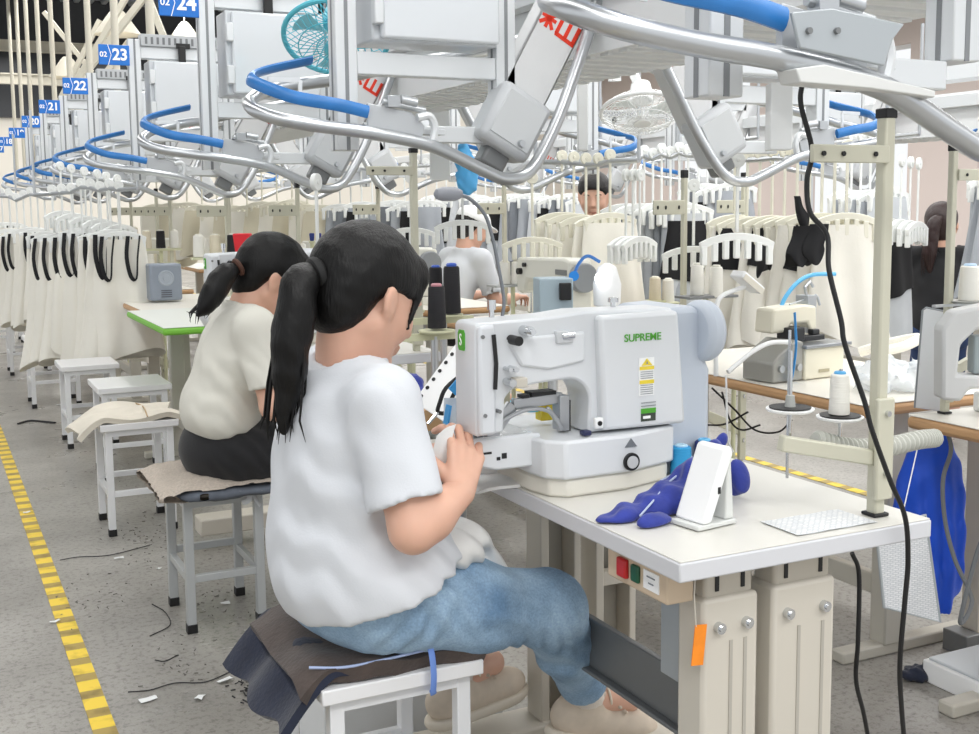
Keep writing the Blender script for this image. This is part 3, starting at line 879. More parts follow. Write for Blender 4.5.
for px, py, dz, r in ((672, 508, .020, (.055, .040, .026)), (693, 502, .038, (.034, .034, .04)), (713, 494, .065, (.016, .024, .035)), (722, 489, .092, (.012, .012, .016)), (640, 515, .008, (.052, .030, .014)), (614, 521, .004, (.032, .018, .008)), (655, 525, .006, (.036, .016, .012)), (737, 498, .034, (.020, .022, .032)), (685, 512, .016, (.04, .02, .02))):
    nav.ell(NZ(px, py, dz), r, None, .024)
nav.warp(lambda X, Y, Z: .0032*np.sin(120*(X*.8 - Y*.5) + 60*Z + 2.2*np.sin(38*Y + 20*X)) + .0012*np.sin(210*(X*.3 + Y*.9) - 90*Z))
nav.cut((0, 0, z0), (0, 0, -1), .002)
o = sdf_object('navy_garment', [nav], NAVY, None, (1.15, 1.58, z0)); o.location = (1.15, 1.58, z0)
tag(o, 'rumpled navy blue garment heaped on the front desk', 'cloth')
PIP = mat('pale_piping', '#b9c4dd', .7)
pp = MB()
for pts in (((640, 523, .012), (655, 515, .028), (668, 508, .044), (684, 499, .052)), ((660, 500, .034), (676, 497, .046), (692, 494, .068)), ((690, 507, .055), (700, 500, .075), (706, 492, .085))):
    pp.tube(spline([Vector(NZ(*q)) - Vector((1.15, 1.58, z0)) for q in pts], 5), .0018, 6)
q = pp.build('piping', PIP, o); q['kind'] = 'stuff'
# white tablet terminal seen from its side on a wedge stand
t = thing('tablet_terminal', 'white wedge-shaped tablet stand on the front desk before the navy garment', 'tablet', tuple(on_z(712, 526, z0)), rz=radians(8))
MB().prism([(-.042, .0), (.044, .0), (.044, .008), (-.042, .008)], -.012, .052).build('foot', mat('tablet_grey', '#d7d9d6', .4), t, bevel=.002)
MB().prism([(-.032, .008), (-.012, .008), (.036, .118), (.030, .130), (.018, .128)], -.012, .055).build('tablet', WHITE, t, bevel=.005)
MB().prism([(.022, .008), (.042, .008), (.034, .105), (.026, .100)], -.008, .05).build('strut', mat('tablet_grey', '#d7d9d6', .4), t, bevel=.003)
MB().box((-.0, -.0128, .055), (.006, -.0115, .066)).build('port', BLACK, t, smooth=False)

# thread stand with cross bar at the desk corner
ps = on_z(875, 515, .761)
ts = thing('thread_stand', 'beige thread stand pole standing on the front desk corner', 'thread stand', tuple(ps))
STB = mat('stand_beige', '#c8c6b4', .4, .1)
MB().box((-.011, -.011, 0), (.011, .011, .66)).build('pole', STB, ts, bevel=.004)
MB().box((-.016, -.016, 0), (.016, .016, .006)).build('foot_plate', BLACK, ts, bevel=.002)
MB().box((-.0125, -.0125, .652), (.0125, .0125, .668)).build('end_cap', BLACK, ts, bevel=.002)
q = on_y(805, 155, ps.y) - ps
MB().box((q.x, -.018, q.z - .012), (-.008, -.010, q.z + .016)).build('cross_bar', STB, ts, bevel=.002)
for xx in (-.04, q.x + .02, q.x + .06): MB().cyl((xx, -.019, q.z + .002), (xx, -.0215, q.z + .002), .004, n=12).build('eyelet', BLACK, ts)
ql = on_y(785, 420, ps.y + .02) - ps; qr = on_y(880, 440, ps.y + .02) - ps
MB().bar((ql.x, .03, .135), (-.005, .0, .098), .02, .026).build('lower_arm', STB, ts, bevel=.003)
MB().box((-.018, -.02, .03), (.018, -.010, .20)).build('clamp_plate', STB, ts, bevel=.003)
for z in (.075, .175): MB().cyl((0, -.02, z), (0, -.026, z), .005, n=10).build('clamp_bolt', CHROME, ts)
pts = []
cs = thing('spiral_hose', 'grey ribbed hose under the thread plates of the front stand', 'hose', tuple(on_y(815, 440, 1.46)))
pc = on_y(815, 440, 1.46); pe = on_y(935, 438, 1.52)
hp = MB()
cen = spline([Vector((0, 0, 0)), (on_y(850, 448, 1.46) - pc), (on_y(885, 447, 1.48) - pc), (on_y(918, 440, 1.5) - pc), (pe - pc)], 30)
rad = [.0155 + .0022*(1 if (i // 2) % 2 else -1) for i in range(len(cen))]
hp.tube(cen, rad, 14).build('hose', mat('ribbed_hose_grey', '#b9bab2', .45), cs)
# two thread plates with a bare spindle and a white cone
for k, (px, py, lab) in enumerate(((790, 411, 'round black and white thread plate with bare spindle on the front stand'), (840, 419, 'round black and white thread plate under the white cone'))):
    c = on_y(px, py, 1.45)
    t = thing('thread_plate', lab, 'thread plate', tuple(c))
    MB().lathe([(.0, 0), (.036, .0), (.039, .003), (.039, .005), (.0, .005)], n=32).build('rim', WHITE, t)
    MB().lathe([(.0, .005), (.033, .005), (.034, .0075), (.0, .0075)], n=32).build('pad', BLACK, t)
    MB().cyl((0, 0, -.03 if k else -.07), (0, 0, .1 if k == 0 else .085), .0032, n=8).build('spindle', CHROME, t)
    if k == 0: MB().lathe([(.009, .0075), (.007, .026), (.0035, .027)], n=14).build('spindle_cone', mat('clear_grey_plastic', '#a8aaa6', .3), t)
c = on_y(839, 418, 1.45); make_cone('thread_cone', 'white thread cone on the front thread stand plate', mat('white_thread', '#eceae2', .6, **THB), (c.x, c.y, c.z + .0075), h=.07, r=.0165, core='#5aa9dc')
# long bare rod behind the desk
pa, pb = on_y(790, 330, 1.5), on_y(787, 478, 1.5)
o = MB().cyl((0, 0, 0), pb - pa, .0025, n=8).build('steel_rod', CHROME); o.location = pa
tag(o, 'thin upright steel rod through the bare thread plate', 'rod')

# black cables
def cable(name, label, pts, r, m=BLACK, cat='cable'):
    c = spline(pts, 8); p0 = c[0].copy()
    o = MB().tube([q - p0 for q in c], r, 10).build(name, m); o.location = p0
    return tag(o, label, cat)
cable('power_cable', 'thick black cable hanging in a wave beside the beige pole', [on_y(x, y, Y) for x, y, Y in ((802, 84, 1.42), (801, 105, 1.42), (812, 150, 1.40), (807, 180, 1.39), (810, 212, 1.38), (827, 235, 1.37), (829, 270, 1.36), (841, 320, 1.345), (845, 345, 1.34), (864, 400, 1.33), (872, 430, 1.325), (890, 480, 1.32), (905, 517, 1.318), (908, 560, 1.325), (905, 600, 1.33), (900, 660, 1.34), (901, 700, 1.36), (906, 760, 1.4))], .0042)
cable('power_cable', 'second black cable hanging under the front desk right end', [on_y(x, y, Y) for x, y, Y in ((852, 553, 1.5), (859, 575, 1.5), (858, 640, 1.5), (856, 680, 1.52), (864, 715, 1.55), (872, 760, 1.6))], .0042)
# ------------------------------------------------------------------ stools
STOOLW = mat('white_stool_paint', '#e6e7e9', .4)
STOOLG = mat('grey_stool_paint', '#b4b7b8', .4, .2)
def make_stool(label, m_leg, m_top, loc, w=.30, d=.31, h=.45, group=None):
    t = thing('work_stool', label, 'stool', loc, group)
    MB().box((-w/2 - .02, -d/2 - .02, h - .028), (w/2 + .02, d/2 + .02, h)).build('seat', m_top, t, bevel=.003)
    MB().box((-w/2, -d/2, h - .052), (w/2, -d/2 + .022, h - .028)).box((-w/2, d/2 - .022, h - .052), (w/2, d/2, h - .028)).box((-w/2, -d/2 + .022, h - .052), (-w/2 + .022, d/2 - .022, h - .028)).box((w/2 - .022, -d/2 + .022, h - .052), (w/2, d/2 - .022, h - .028)).build('seat_frame', m_leg, t)
    for sx in (-1, 1):
        for sy in (-1, 1):
            x, y = sx*(w/2 - .0125), sy*(d/2 - .0125)
            l = MB().box((x - .0135, y - .0135, .0), (x + .0135, y + .0135, h - .03)).build('leg', m_leg, t, bevel=.002)
            MB().box((x - .0155, y - .0155, .0), (x + .0155, y + .0155, .028)).build('rubber_foot', BLACK, l, bevel=.002)
    for sx in (-1, 1):
        x = sx*(w/2 - .0125)
        MB().box((x - .01, -d/2 + .02, .155), (x + .01, d/2 - .02, .178)).build('stretcher', m_leg, t, bevel=.002)
    MB().box((-w/2 + .02, d/2 - .023, .175), (w/2 - .02, d/2 - .003, .198)).build('stretcher', m_leg, t, bevel=.002)
    MB().box((-w/2 + .02, -d/2 + .003, .155), (w/2 - .02, -d/2 + .023, .178)).build('stretcher', m_leg, t, bevel=.002)
    return t
WTOP = mat('white_stool_top', '#e9e9ea', .4)
make_stool('white stool under the nearest worker, dark cloth folded on it', STOOLW, WTOP, (.73, 2.01, 0), .27, .31)
make_stool('grey-legged stool with knitted pad under the second worker', STOOLG, mat('plywood_top', '#c5b49c', .6), (.778, 3.57, 0), .24, .30, .44)
make_stool('white stool with beige cloth folded over its seat', STOOLW, WTOP, (.73, 4.768, 0), .26, .30)
make_stool('white empty stool just behind the stool with beige cloth', STOOLW, WTOP, (.87, 5.75, 0), .30, .33)
make_stool('white empty stool before the hanging dresses, second from the beige-cloth stool', STOOLW, WTOP, (.78, 6.62, 0), .26, .30)
make_stool('white stool under the nearest hanging white dresses', STOOLW, WTOP, (.74, 8.1, 0), .30, .34)
make_stool('white stool farther back under the hanging white dresses', STOOLW, WTOP, (.72, 9.8, 0), .30, .34)
make_stool('farthest white stool at the end of the aisle', STOOLW, WTOP, (.70, 12.2, 0), .30, .34)
make_stool('white stool seen past the edge of the hanging dresses', STOOLW, WTOP, (.55, 11.2, 0), .30, .34)

# folded dark cloth on the nearest stool with a blue tie
BROWN = mat('dark_brown_cloth', '#4a3f3a', .85, var=.2, vscale=30, bump=.2, bscale=120, sheen=.2)
DNAVY = mat('dark_navy_cloth', '#1b2236', .85, var=.2, vscale=30, bump=.2, bscale=120, sheen=.2)
def pad(name, label, m, cx, cy, z, w, d, th, seed, droop=0.0, cat='cloth', amp=.002, h=.006):
    s = SDF((cx - w/2 - .05, cy - d/2 - .05, z - .12), (cx + w/2 + .05, cy + d/2 + .05, z + th + .04), h)
    n = 7
    for i in range(n):
        for j in range(n):
            u, v = (i/(n - 1) - .5), (j/(n - 1) - .5)
            e = max(0, abs(u) - .42) + max(0, abs(v) - .42)
            s.ell((cx + u*w, cy + v*d, z + th/2 - droop*e*8), (w/n*1.25, d/n*1.25, th/2*1.0), None, .02)
    s.warp(rumple(seed, amp, 34))
    o = sdf_object(name, [s], m, None, (cx, cy, z)); o.location = (cx, cy, z)
    return tag(o, label, cat)
def nv(u, v):
    x = .505 + u*.22; y = 1.845 + v*.36
    z = .472 + .006*sin(v*13 + u*5)
    if u < .45: z -= (.45 - u)**1.25*.26
    return Vector((x + .012*sin(v*11), y, z))
o = MB().sheet([[nv(u, v) for v in np.linspace(0, 1, 24)] for u in np.linspace(0, 1, 20)], .016).build('folded_garment', DNAVY, angle=80)
tag(o, 'dark navy garment hanging over the left edge of the nearest stool', 'cloth')
def bw(u, v):
    x = .545 + u*.345; y = 1.842 + v*.345
    z = .478 + .005*sin(v*9 + u*7) + .004*sin(u*19 + v*3)
    if u < .15: z -= (.15 - u)*.22
    if u > .9: z -= (u - .9)*.16
    if v < .12: z -= (.12 - v)*.10
    return Vector((x, y + .006*sin(u*12), z))
o = MB().sheet([[bw(u, v) for v in np.linspace(0, 1, 26)] for u in np.linspace(0, 1, 30)], .03).build('folded_garment', BROWN, angle=80)
tag(o, 'dark brown garment folded on the nearest stool, under the worker', 'cloth')
tie = MB().tube(spline([(.775, 1.845, .502), (.776, 1.826, .49), (.777, 1.818, .45), (.777, 1.822, .415), (.785, 1.84, .405), (.80, 1.9, .408)], 4), .004, 8, flat=(.006, .0015)).build('fabric_tie', mat('blue_tie', '#6d8fd6', .6))
tag(tie, 'blue fabric tie looped over the edge of the nearest stool', 'tie')
pl = MB().tube(spline([(.56, 1.86, .488), (.62, 1.842, .484), (.70, 1.838, .486), (.78, 1.84, .488)], 5), .0025, 6).build('piping_cord', mat('pale_blue_piping', '#aab9dc', .6))
tag(pl, 'pale blue piping edge of the dark garment on the nearest stool', 'piping')
# knitted pad under the second worker
pad('seat_pad', 'beige quilted pad on the grey-legged stool', mat('beige_quilt', '#b9aea2', .9, var=.12, vscale=120, bump=.5, bscale=160), .775, 3.56, .442, .30, .33, .032, 12, .015, 'cushion', .002)
pad('seat_pad', 'dark grey cushion under the beige quilted pad', mat('grey_cushion', '#5e646e', .9, var=.1, vscale=30), .80, 3.52, .425, .24, .26, .02, 14, .0, 'cushion', .002)
tp = MB().tube(spline([(.86, 3.41, .435), (.87, 3.40, .40), (.885, 3.40, .375)], 4), .004, 8, flat=(.008, .0015)).tube(spline([(.855, 3.41, .435), (.85, 3.395, .40), (.83, 3.4, .39)], 4), .004, 8, flat=(.008, .0015)).build('pad_tie', mat('grey_white_tie', '#c8cacc', .7))
tag(tp, 'knotted grey tie of the quilted pad on the grey-legged stool', 'tie')
# beige cloth over the third stool
BEIGEC = mat('beige_cloth', '#d9d2c4', .85, var=.06, vscale=12, bump=.1, bscale=90)
def bz(u, v):
    x = .50 + u*.40; y = 4.60 + v*.34
    z = .462 + .010*sin(u*9 + v*4) + .006*sin(v*15)
    if u < .26: z -= (.26 - u)**1.4*.42
    if u > .85: z -= (u - .85)*.1
    return Vector((x + .02*sin(v*7), y, z))
o = MB().sheet([[bz(u, v) for v in np.linspace(0, 1, 22)] for u in np.linspace(0, 1, 30)], .022).build('folded_cloth', BEIGEC)
tag(o, 'folded beige cloth draped over the edge of a white stool', 'cloth')
st = MB().tube(spline([(.76, 4.598, .47), (.765, 4.70, .487), (.77, 4.80, .483), (.765, 4.93, .474)], 4), .003, 6).build('cloth_tie', mat('tan_tie', '#b59a76', .7))
tag(st, 'tan tie lying across the folded beige cloth', 'tie')
# ------------------------------------------------------------------ people
def V(*a): return np.array(a, float)
def unit(v): v = np.array(v, float); return v/np.linalg.norm(v)
def head_frame(f, u):
    f = unit(f); r = unit(np.cross(f, u)); u = np.cross(r, f)
    return f, r, u
def head_solid(S, c, f, u, sc=1.0, k=.018):
    f, r, u = head_frame(f, u); F = np.array([f, r, u])
    def P(a, b, z): return c + sc*(f*a + r*b + u*z)
    S.ell(P(-.012, 0, .035), V(.097, .076, .086)*sc, F, k)
    S.ell(P(.035, 0, -.02), V(.058, .064, .085)*sc, F, .025*sc)
    for s in (-1, 1):
        S.cone(P(.0, s*.052, -.045), P(.062, s*.018, -.098), .024*sc, .018*sc, .02*sc)
        S.ell(P(.062, s*.038, -.028), V(.024, .022, .024)*sc, F, .02*sc)
        S.ell(P(.090, s*.031, .008), V(.016, .018, .012)*sc, F, .012*sc, '-')
        S.ell(P(.078, s*.031, .006), V(.014, .016, .010)*sc, F, .006*sc)
        S.ell(P(.081, s*.03, .026), V(.014, .024, .007)*sc, F, .012*sc)
        S.ell(P(-.006, s*.080, -.008), V(.020, .0095, .032)*sc, np.array([unit(f*.95 - r*s*.0 + u*.2), unit(r - f*s*-.35), u]), .006*sc)
        S.ell(P(.000, s*.092, -.004), V(.010, .007, .019)*sc, F, .003*sc, '-')
    S.cone(P(.088, 0, .012), P(.112, 0, -.026), .008*sc, .0125*sc, .012*sc)
    for s in (-1, 1): S.ell(P(.099, s*.012, -.031), V(.011, .009, .008)*sc, F, .006*sc)
    S.ell(P(.092, 0, -.060), V(.013, .023, .0075)*sc, F, .008*sc)
    S.ell(P(.090, 0, -.071), V(.012, .020, .007)*sc, F, .006*sc)
    S.ell(P(.078, 0, -.098), V(.021, .024, .018)*sc, F, .014*sc)
    return P, F
def hand_solid(S, w, d, n, side, curl=(.5, .7, .5), sc=1.0, spread=.02, thumb=.9):
    """w wrist, d pointing along the palm, n out of the palm, side +1 when the thumb lies on d x n"""
    d = unit(d); n = unit(n - d*np.dot(n, d)); t = np.cross(d, n)*side
    S.chain([w, w + d*.02*sc], [.022*sc, .021*sc], .012*sc)
    for i in range(4):
        o = (1.5 - i)*.0195*sc
        k0 = w + d*.015*sc + t*o*.6
        k1 = w + d*(.085 - .006*abs(i - 1))*sc + t*o
        S.cone(k0, k1, .0125*sc, .0105*sc, .009*sc)
        L = (.040, .045, .042, .033)[i]*sc
        a = 0.0; p = k1; rr = .0092*sc
        for j, ln in enumerate((L, L*.65, L*.5)):
            a += curl[j]
            q = p + (d*cos(a) + n*sin(a))*ln + t*(1.5 - i)*.002*sc
            S.cone(p, q, rr, rr*.9, .003*sc); p = q; rr *= .9
    b0 = w + d*.02*sc + t*.018*sc + n*.006*sc
    b1 = b0 + unit(t*.8 + d*.6 + n*.4)*.036*sc
    b2 = b1 + unit(t*.25 + d*.8 + n*thumb)*.034*sc
    b3 = b2 + unit(-t*.05 + d*.7 + n*thumb)*.026*sc
    S.chain([b0, b1, b2, b3], [.015*sc, .012*sc, .0105*sc, .0085*sc], .006*sc)
def wrinkle(S, c, r, d, wl, amp, ph=0.0):
    """a fan of soft parallel folds around c: d is the direction across the folds"""
    c = np.array(c, float); d = unit(d)
    g = S.sub(c - r*1.6, c + r*1.6)
    if g is None: return
    s, X, Y, Z = g
    X = X - c[0]; Y = Y - c[1]; Z = Z - c[2]
    t = X*d[0] + Y*d[1] + Z*d[2]
    m = np.clip(1 - (X*X + Y*Y + Z*Z)/(r*r*1.6), 0, 1)**2
    q = np.sin(2*pi*t/wl + ph + 1.7*np.sin(19*X + 13*Y + 9*Z) + .9*np.sin(47*Y - 29*X))
    S.d[s] += (-amp*np.sign(q)*np.abs(q)**1.4*m).astype(np.float32)
def bbox(pts, m):
    a = np.array(pts); return a.min(0) - m, a.max(0) + m
def person(label, J, shirt_m, pant_m, hair_m, hair, sleeve=.62, hem=None, group=None, h=.007, sc=1.0, origin=None, folds=.0016, seed=1, fine=True, trouser=.88, cuff=False, waist_drop=0.0, shoes=None, apron=None, neckw=.062, hand_curl=((.5, .7, .5), (.5, .7, .5))):
    org = np.array(origin if origin is not None else (J['pelvis'][0], J['pelvis'][1], 0.0))
    root = thing('person', label, 'person', tuple(org), group)
    f, u = unit(J['face']), J.get('up', V(0, 0, 1))
    hc = J['head']
    # --- body : one skin surface
    keys = [J[k] for k in ('pelvis', 'chest', 'neck', 'head', 'sR', 'sL', 'eR', 'eL', 'wR', 'wL', 'hR', 'hL') if k in J]
    legs = 'kR' in J
    if legs: keys += [J[k] for k in ('kR', 'kL', 'aR', 'aL')]
    lo, hi = bbox(keys, .16)
    S = SDF(lo, hi, h)
    S.chain([J['pelvis'], J['chest']], [.075*sc, .062*sc], .04)
    S.cone(J['chest'], J['neck'], .058*sc, .045*sc, .03)
    P, F = head_solid(S, hc, f, u, sc)
    S.cone(J['neck'], P(-.028, 0, -.055), .052*sc, .050*sc, .03)
    S.cone(J['neck'] - V(0, 0, .05), J['sR'], .030*sc, .04*sc, .02); S.cone(J['neck'] - V(0, 0, .05), J['sL'], .030*sc, .04*sc, .02)
    for s in 'RL':
        S.chain([J['s' + s], J['e' + s]], [.047*sc, .039*sc], .02)
        m1 = J['e' + s]*.65 + J['w' + s]*.35
        S.chain([J['e' + s], m1, J['w' + s]], [.039*sc, .041*sc, .026*sc], .015)
        if legs:
            S.chain([J['h' + s], J['k' + s]], [.08*sc, .055*sc], .03)
            kk = J['k' + s]*.65 + J['a' + s]*.35
            S.chain([J['k' + s], kk, J['a' + s]], [.053*sc, .052*sc, .036*sc], .02)
            S.chain([J['a' + s], J['a' + s] + J['t' + s]*.10], [.036*sc, .03*sc], .02)
    parts = [S]
    for i, s in enumerate('RL'):
        if 'd' + s not in J: continue
        w = J['w' + s]; pts = [w - .12, w + .12]
        l2, h2 = bbox([w, w + J['d' + s]*.16*sc], .075)
        Hs = SDF(l2, h2, .0032 if fine else .006)
        a = J['e' + s]*.25 + w*.75
        Hs.cone(a, w, .029*sc, .024*sc, 0)
        hand_solid(Hs, w, J['d' + s], J['n' + s], J.get('side' + s, 1), hand_curl[i], sc*.95)
        parts.append(Hs)
    body = sdf_object('body', parts, SKIN, root, org, 1)
    # --- shirt
    keys = [J[k] for k in ('pelvis', 'chest', 'neck', 'sR', 'sL', 'eR', 'eL')]
    lo, hi = bbox(keys, .2)
    S = SDF(lo, hi, h)
    ax = unit(J['sR'] - J['sL']); fw = unit(np.cross(ax, J['neck'] - J['pelvis'])); fw = fw if np.dot(fw, f) > 0 else -fw
    up = unit(J['neck'] - J['pelvis']); Fb = np.array([fw, ax, up])
    for c, r in J['torso']: S.ell(c, np.array(r)*sc, Fb, .06)
    for s in 'RL': S.cone(J['neck'] - up*.035, J['s' + s], .052*sc, .057*sc, .04)
    S.cut(*J['hem'], .004)
    sleeves = []
    for s in 'RL':
        dd = unit(J['e' + s] - J['s' + s]); c = J['s' + s] + (J['e' + s] - J['s' + s])*sleeve
        Q = SDF(lo, hi, h); cr_ = J.get('cuffr', .064)
        Q.cone(J['s' + s], c + dd*.06, .061*sc, cr_*sc, 0)
        Q.cut(c, dd, .003)
        Q.cone(c - dd*.02, c + dd*.06, cr_*.74*sc, cr_*.80*sc, .003, '-')
        S.comb((slice(None),)*3, Q.d, .03, '+')
    S.warp(rumple(seed, folds, 20))
    for w_ in J.get('wr', ()): wrinkle(S, *w_)
    nx = P(-.028, 0, -.055) - J['neck']; nd = unit(nx); nb = J['neck'] + nd*J.get('col', -.014)
    g = S.sub(nb - .13, nb + .15)
    if g is not None:
        sl, X, Y, Zz = g
        t_ = (X - nb[0])*nd[0] + (Y - nb[1])*nd[1] + (Zz - nb[2])*nd[2]
        rad = np.sqrt(np.maximum((X - nb[0])**2 + (Y - nb[1])**2 + (Zz - nb[2])**2 - t_**2, 1e-9))
        S.comb(sl, np.maximum(-t_, rad - .085*sc).astype(np.float32), .004, '-')
    cr = np.cross(nd, ax); cr = unit(cr); cx = unit(np.cross(cr, nd))
    ring = [nb - nd*.003 + (cr*cos(a)*.062 + cx*sin(a)*.064)*sc for a in np.linspace(0, 2*pi, 21)]
    S.chain(ring, [.0085*sc]*21, .012)
    S.cone(nb - nd*.01, nb + nd*.05, .056*sc, .056*sc, .002, '-')
    shirt = sdf_object('shirt', [S], shirt_m, root, org, 1)
    # --- trousers
    if legs:
        keys = [J[k] for k in ('pelvis', 'hR', 'hL', 'kR', 'kL', 'aR', 'aL')]
        lo, hi = bbox(keys, .18)
        S = SDF(lo, hi, h)
        S.ell(J['pelvis'], V(.112, .152, .10)*sc, Fb, .05)
        for s in 'RL':
            kx = J['k' + s]; a = J['a' + s]
            S.chain([J['h' + s], J['h' + s]*.5 + kx*.5, kx], [.094*sc, .083*sc, .069*sc], .04)
            en = kx + (a - kx)*trouser
            S.chain([kx, kx*.55 + en*.45, en], [.070*sc, .060*sc, J.get('trr', .060)*sc], .025)
            if cuff:
                dd = unit(a - kx)
                S.cone(en - dd*.04, en - dd*.006, J.get('trr', .06)*sc + .006, J.get('trr', .06)*sc + .006, .003)
        S.warp(rumple(seed + 4, folds, 22))
        for w_ in J.get('pwr', ()): wrinkle(S, *w_)
        for s in 'RL':
            kx = J['k' + s]; a = J['a' + s]; dd = unit(a - kx); en = kx + (a - kx)*trouser
            g = S.sub(en - .12, en + .16)
            if g is not None:
                sl, X, Y, Zz = g
                t_ = (X - en[0])*dd[0] + (Y - en[1])*dd[1] + (Zz - en[2])*dd[2]
                rad = np.sqrt(np.maximum((X - en[0])**2 + (Y - en[1])**2 + (Zz - en[2])**2 - t_**2, 1e-9))
                S.comb(sl, np.maximum(-t_, rad - .10*sc).astype(np.float32), .003, '-')
            S.cone(en - dd*.04, en + dd*.05, J.get('trr', .06)*.82*sc, J.get('trr', .06)*.82*sc, .003, '-')
        sdf_object('trousers', [S], pant_m, root, org, 1)
        if shoes is not None:
            for s in 'RL':
                a = J['a' + s]; t_ = unit(J['t' + s]); rr = unit(np.cross(t_, V(0, 0, 1))); uu = np.cross(rr, t_)
                b = a - uu*.055*sc
                l2, h2 = bbox([a, b - t_*.08, b + t_*.2], .07)
                Q = SDF(l2, h2, .0045)
                Fs = np.array([t_, rr, uu])
                Q.ell(b - t_*.02*sc + uu*.012*sc, V(.06, .036, .05)*sc, Fs, .02)
                Q.ell(b + t_*.06*sc + uu*.002*sc, V(.09, .042, .04)*sc, Fs, .03)
                Q.ell(b + t_*.125*sc - uu*.004*sc, V(.058, .045, .033)*sc, Fs, .02)
                Q.cone(b + uu*.03*sc, a + uu*.012*sc - t_*.005, .043*sc, .046*sc, .02)
                Q.cone(a + uu*.0*sc, a + uu*.08*sc, .036*sc, .042*sc, .004, '-')
                for z in (.018, .034):
                    Q.cone(b + t_*(.09 - z) + uu*(.026 + z*.6) - rr*.035, b + t_*(.10 - z) + uu*(.026 + z*.6) + rr*.035, .005, .005, .004)
                Q.cut(b - uu*.036*sc, -uu, .003)
                sh = sdf_object('shoe', [Q], shoes, root, org, 1)
                so = SDF(l2, h2, .0045)
                so.ell(b - t_*.02*sc - uu*.028*sc, V(.066, .041, .03)*sc, Fs, .02).ell(b + t_*.07*sc - uu*.028*sc, V(.10, .047, .03)*sc, Fs, .02).ell(b + t_*.13*sc - uu*.027*sc, V(.06, .047, .03)*sc, Fs, .02)
                so.cut(b - uu*.046*sc, -uu, .002); so.cut(b - uu*.018*sc, uu, .003)
                sdf_object('sole', [so], mat('shoe_sole_cream', '#d8cfc0', .6), sh, (0, 0, 0), 1).location = tuple(-org)
                lc = MB()
                for q_ in range(5):
                    e0 = b + t_*(.105 - .02*q_)*sc + uu*(.030 + .0085*q_)*sc
                    lc.tube([Vector(e0 - rr*.026 - uu*.008 - org), Vector(e0 + uu*.006 - org), Vector(e0 + rr*.026 - uu*.008 - org)], .0036, 6)
                k0 = b + t_*.03*sc + uu*.068*sc
                for r_ in (-1, 1): lc.tube(spline([Vector(k0 - org), Vector(k0 + rr*r_*.02 + uu*.02 - org), Vector(k0 + rr*r_*.035 - uu*.005 + t_*.01 - org), Vector(k0 + rr*r_*.02 - uu*.03 + t_*.02 - org)], 5), .003, 6)
                lo_ = lc.build('laces', mat('shoe_lace_cream', '#e6dccb', .8), sh); lo_['kind'] = 'stuff'
                MB().bar(b - rr*.040*sc - t_*.03*sc + uu*.0*sc - org, b - rr*.043*sc + t_*.05*sc - uu*.01*sc - org, .004, .018).build('side_panel', mat('shoe_brown_trim', '#8a6f60', .7), sh)
                kx = J['k' + s]; dd = unit(a - kx)
                sk = MB().cyl(a - dd*.05*sc - org, a + dd*.0 - org, .041*sc, .043*sc, 18)
                sk.build('sock', mat('pale_sock', '#e6ddd2', .8, bump=.2, bscale=200), root)
    # --- hair
    lo, hi = bbox([hc], .17)
    S = SDF(lo, hi, .005 if fine else .007)
    S.ell(P(-.016, 0, .042), V(.110, .088, .094)*sc, F, .02)
    S.ell(P(-.055, 0, -.005), V(.062, .070, .075)*sc, F, .03)
    if hair.get('nape', True): S.ell(P(-.06, 0, -.045), V(.04, .052, .045)*sc, F, .03)
    S.ell(P(.085, 0, -.06), V(.072, .11, .115)*sc, F, .012, '-')            # face opening
    for s in (-1, 1):
        S.ell(P(.026, s*.088, -.038), V(.060, .050, .060)*sc, F, .010, '-')    # ear and cheek left free
    if hair.get('bangs'):
        S.ell(P(.062, 0, .075), V(.030, .064, .034)*sc, F, .02)
        for s in (-1, 1): S.cone(P(.068, s*.054, .06), P(.058, s*.070, -.035), .010*sc, .004*sc, .01)
    S.warp(rumple(seed + 30, .0006, 90))
    hr = sdf_object('hair', [S], hair_m, root, org, 1)
    if 'tail' in hair:
        tp = hair['tail']; tr = hair['tail_r']
        lo, hi = bbox(tp, .07)
        T = SDF(lo, hi, .0045)
        c = spline([Vector(p) for p in tp], 5)
        rr = np.interp(np.linspace(0, 1, len(c)), np.linspace(0, 1, len(tr)), tr)
        T.chain([np.array(q) for q in c], list(rr), .006)
        for s_, off, ln in hair.get('locks', ()):
            T.chain([np.array(q) + off*(.3 + i/len(c)) for i, q in enumerate(c)][int(s_*len(c)):], list(rr*.45)[int(s_*len(c)):], .006)
        T.warp(rumple(seed + 31, .0012, 60))
        tl = sdf_object('ponytail', [T], hair_m, hr, (0, 0, 0), 1); tl.location = tuple(-org)
        wsp = MB(); rs = random.Random(seed)
        for i in range(hair.get('wisps', 14)):
            o = V(rs.uniform(-1, 1), rs.uniform(-1, 1), 0)*rr.max()*.85
            i0 = rs.randrange(1, max(2, len(c)//3))
            pts = [Vector(np.array(q) + o*min(1.15, .3 + 1.1*k/len(c))) - Vector(org) for k, q in enumerate(c)][i0:]
            pts[-1] = pts[-1] + Vector((rs.uniform(-.01, .01), rs.uniform(-.01, .01), rs.uniform(-.03, .01)))
            wsp.tube(pts, [.0022]*(len(pts) - 1) + [.0004], 5)
        w = wsp.build('loose_strands', hair_m, hr, angle=0)
        w['kind'] = 'stuff'
        if 'tie' in hair:
            c0, ax_, tm = hair['tie']
            ax_ = Vector(unit(ax_)); s1 = ax_.orthogonal().normalized(); s2 = ax_.cross(s1)
            ring = MB()
            ring.tube([Vector(c0 - org) + (s1*cos(t) + s2*sin(t))*hair.get('tie_r', .021) for t in np.linspace(0, 2*pi, 20)[:-1]], hair.get('tie_t', .011), 8, closed=True)
            ring.build('hair_tie', tm, hr)
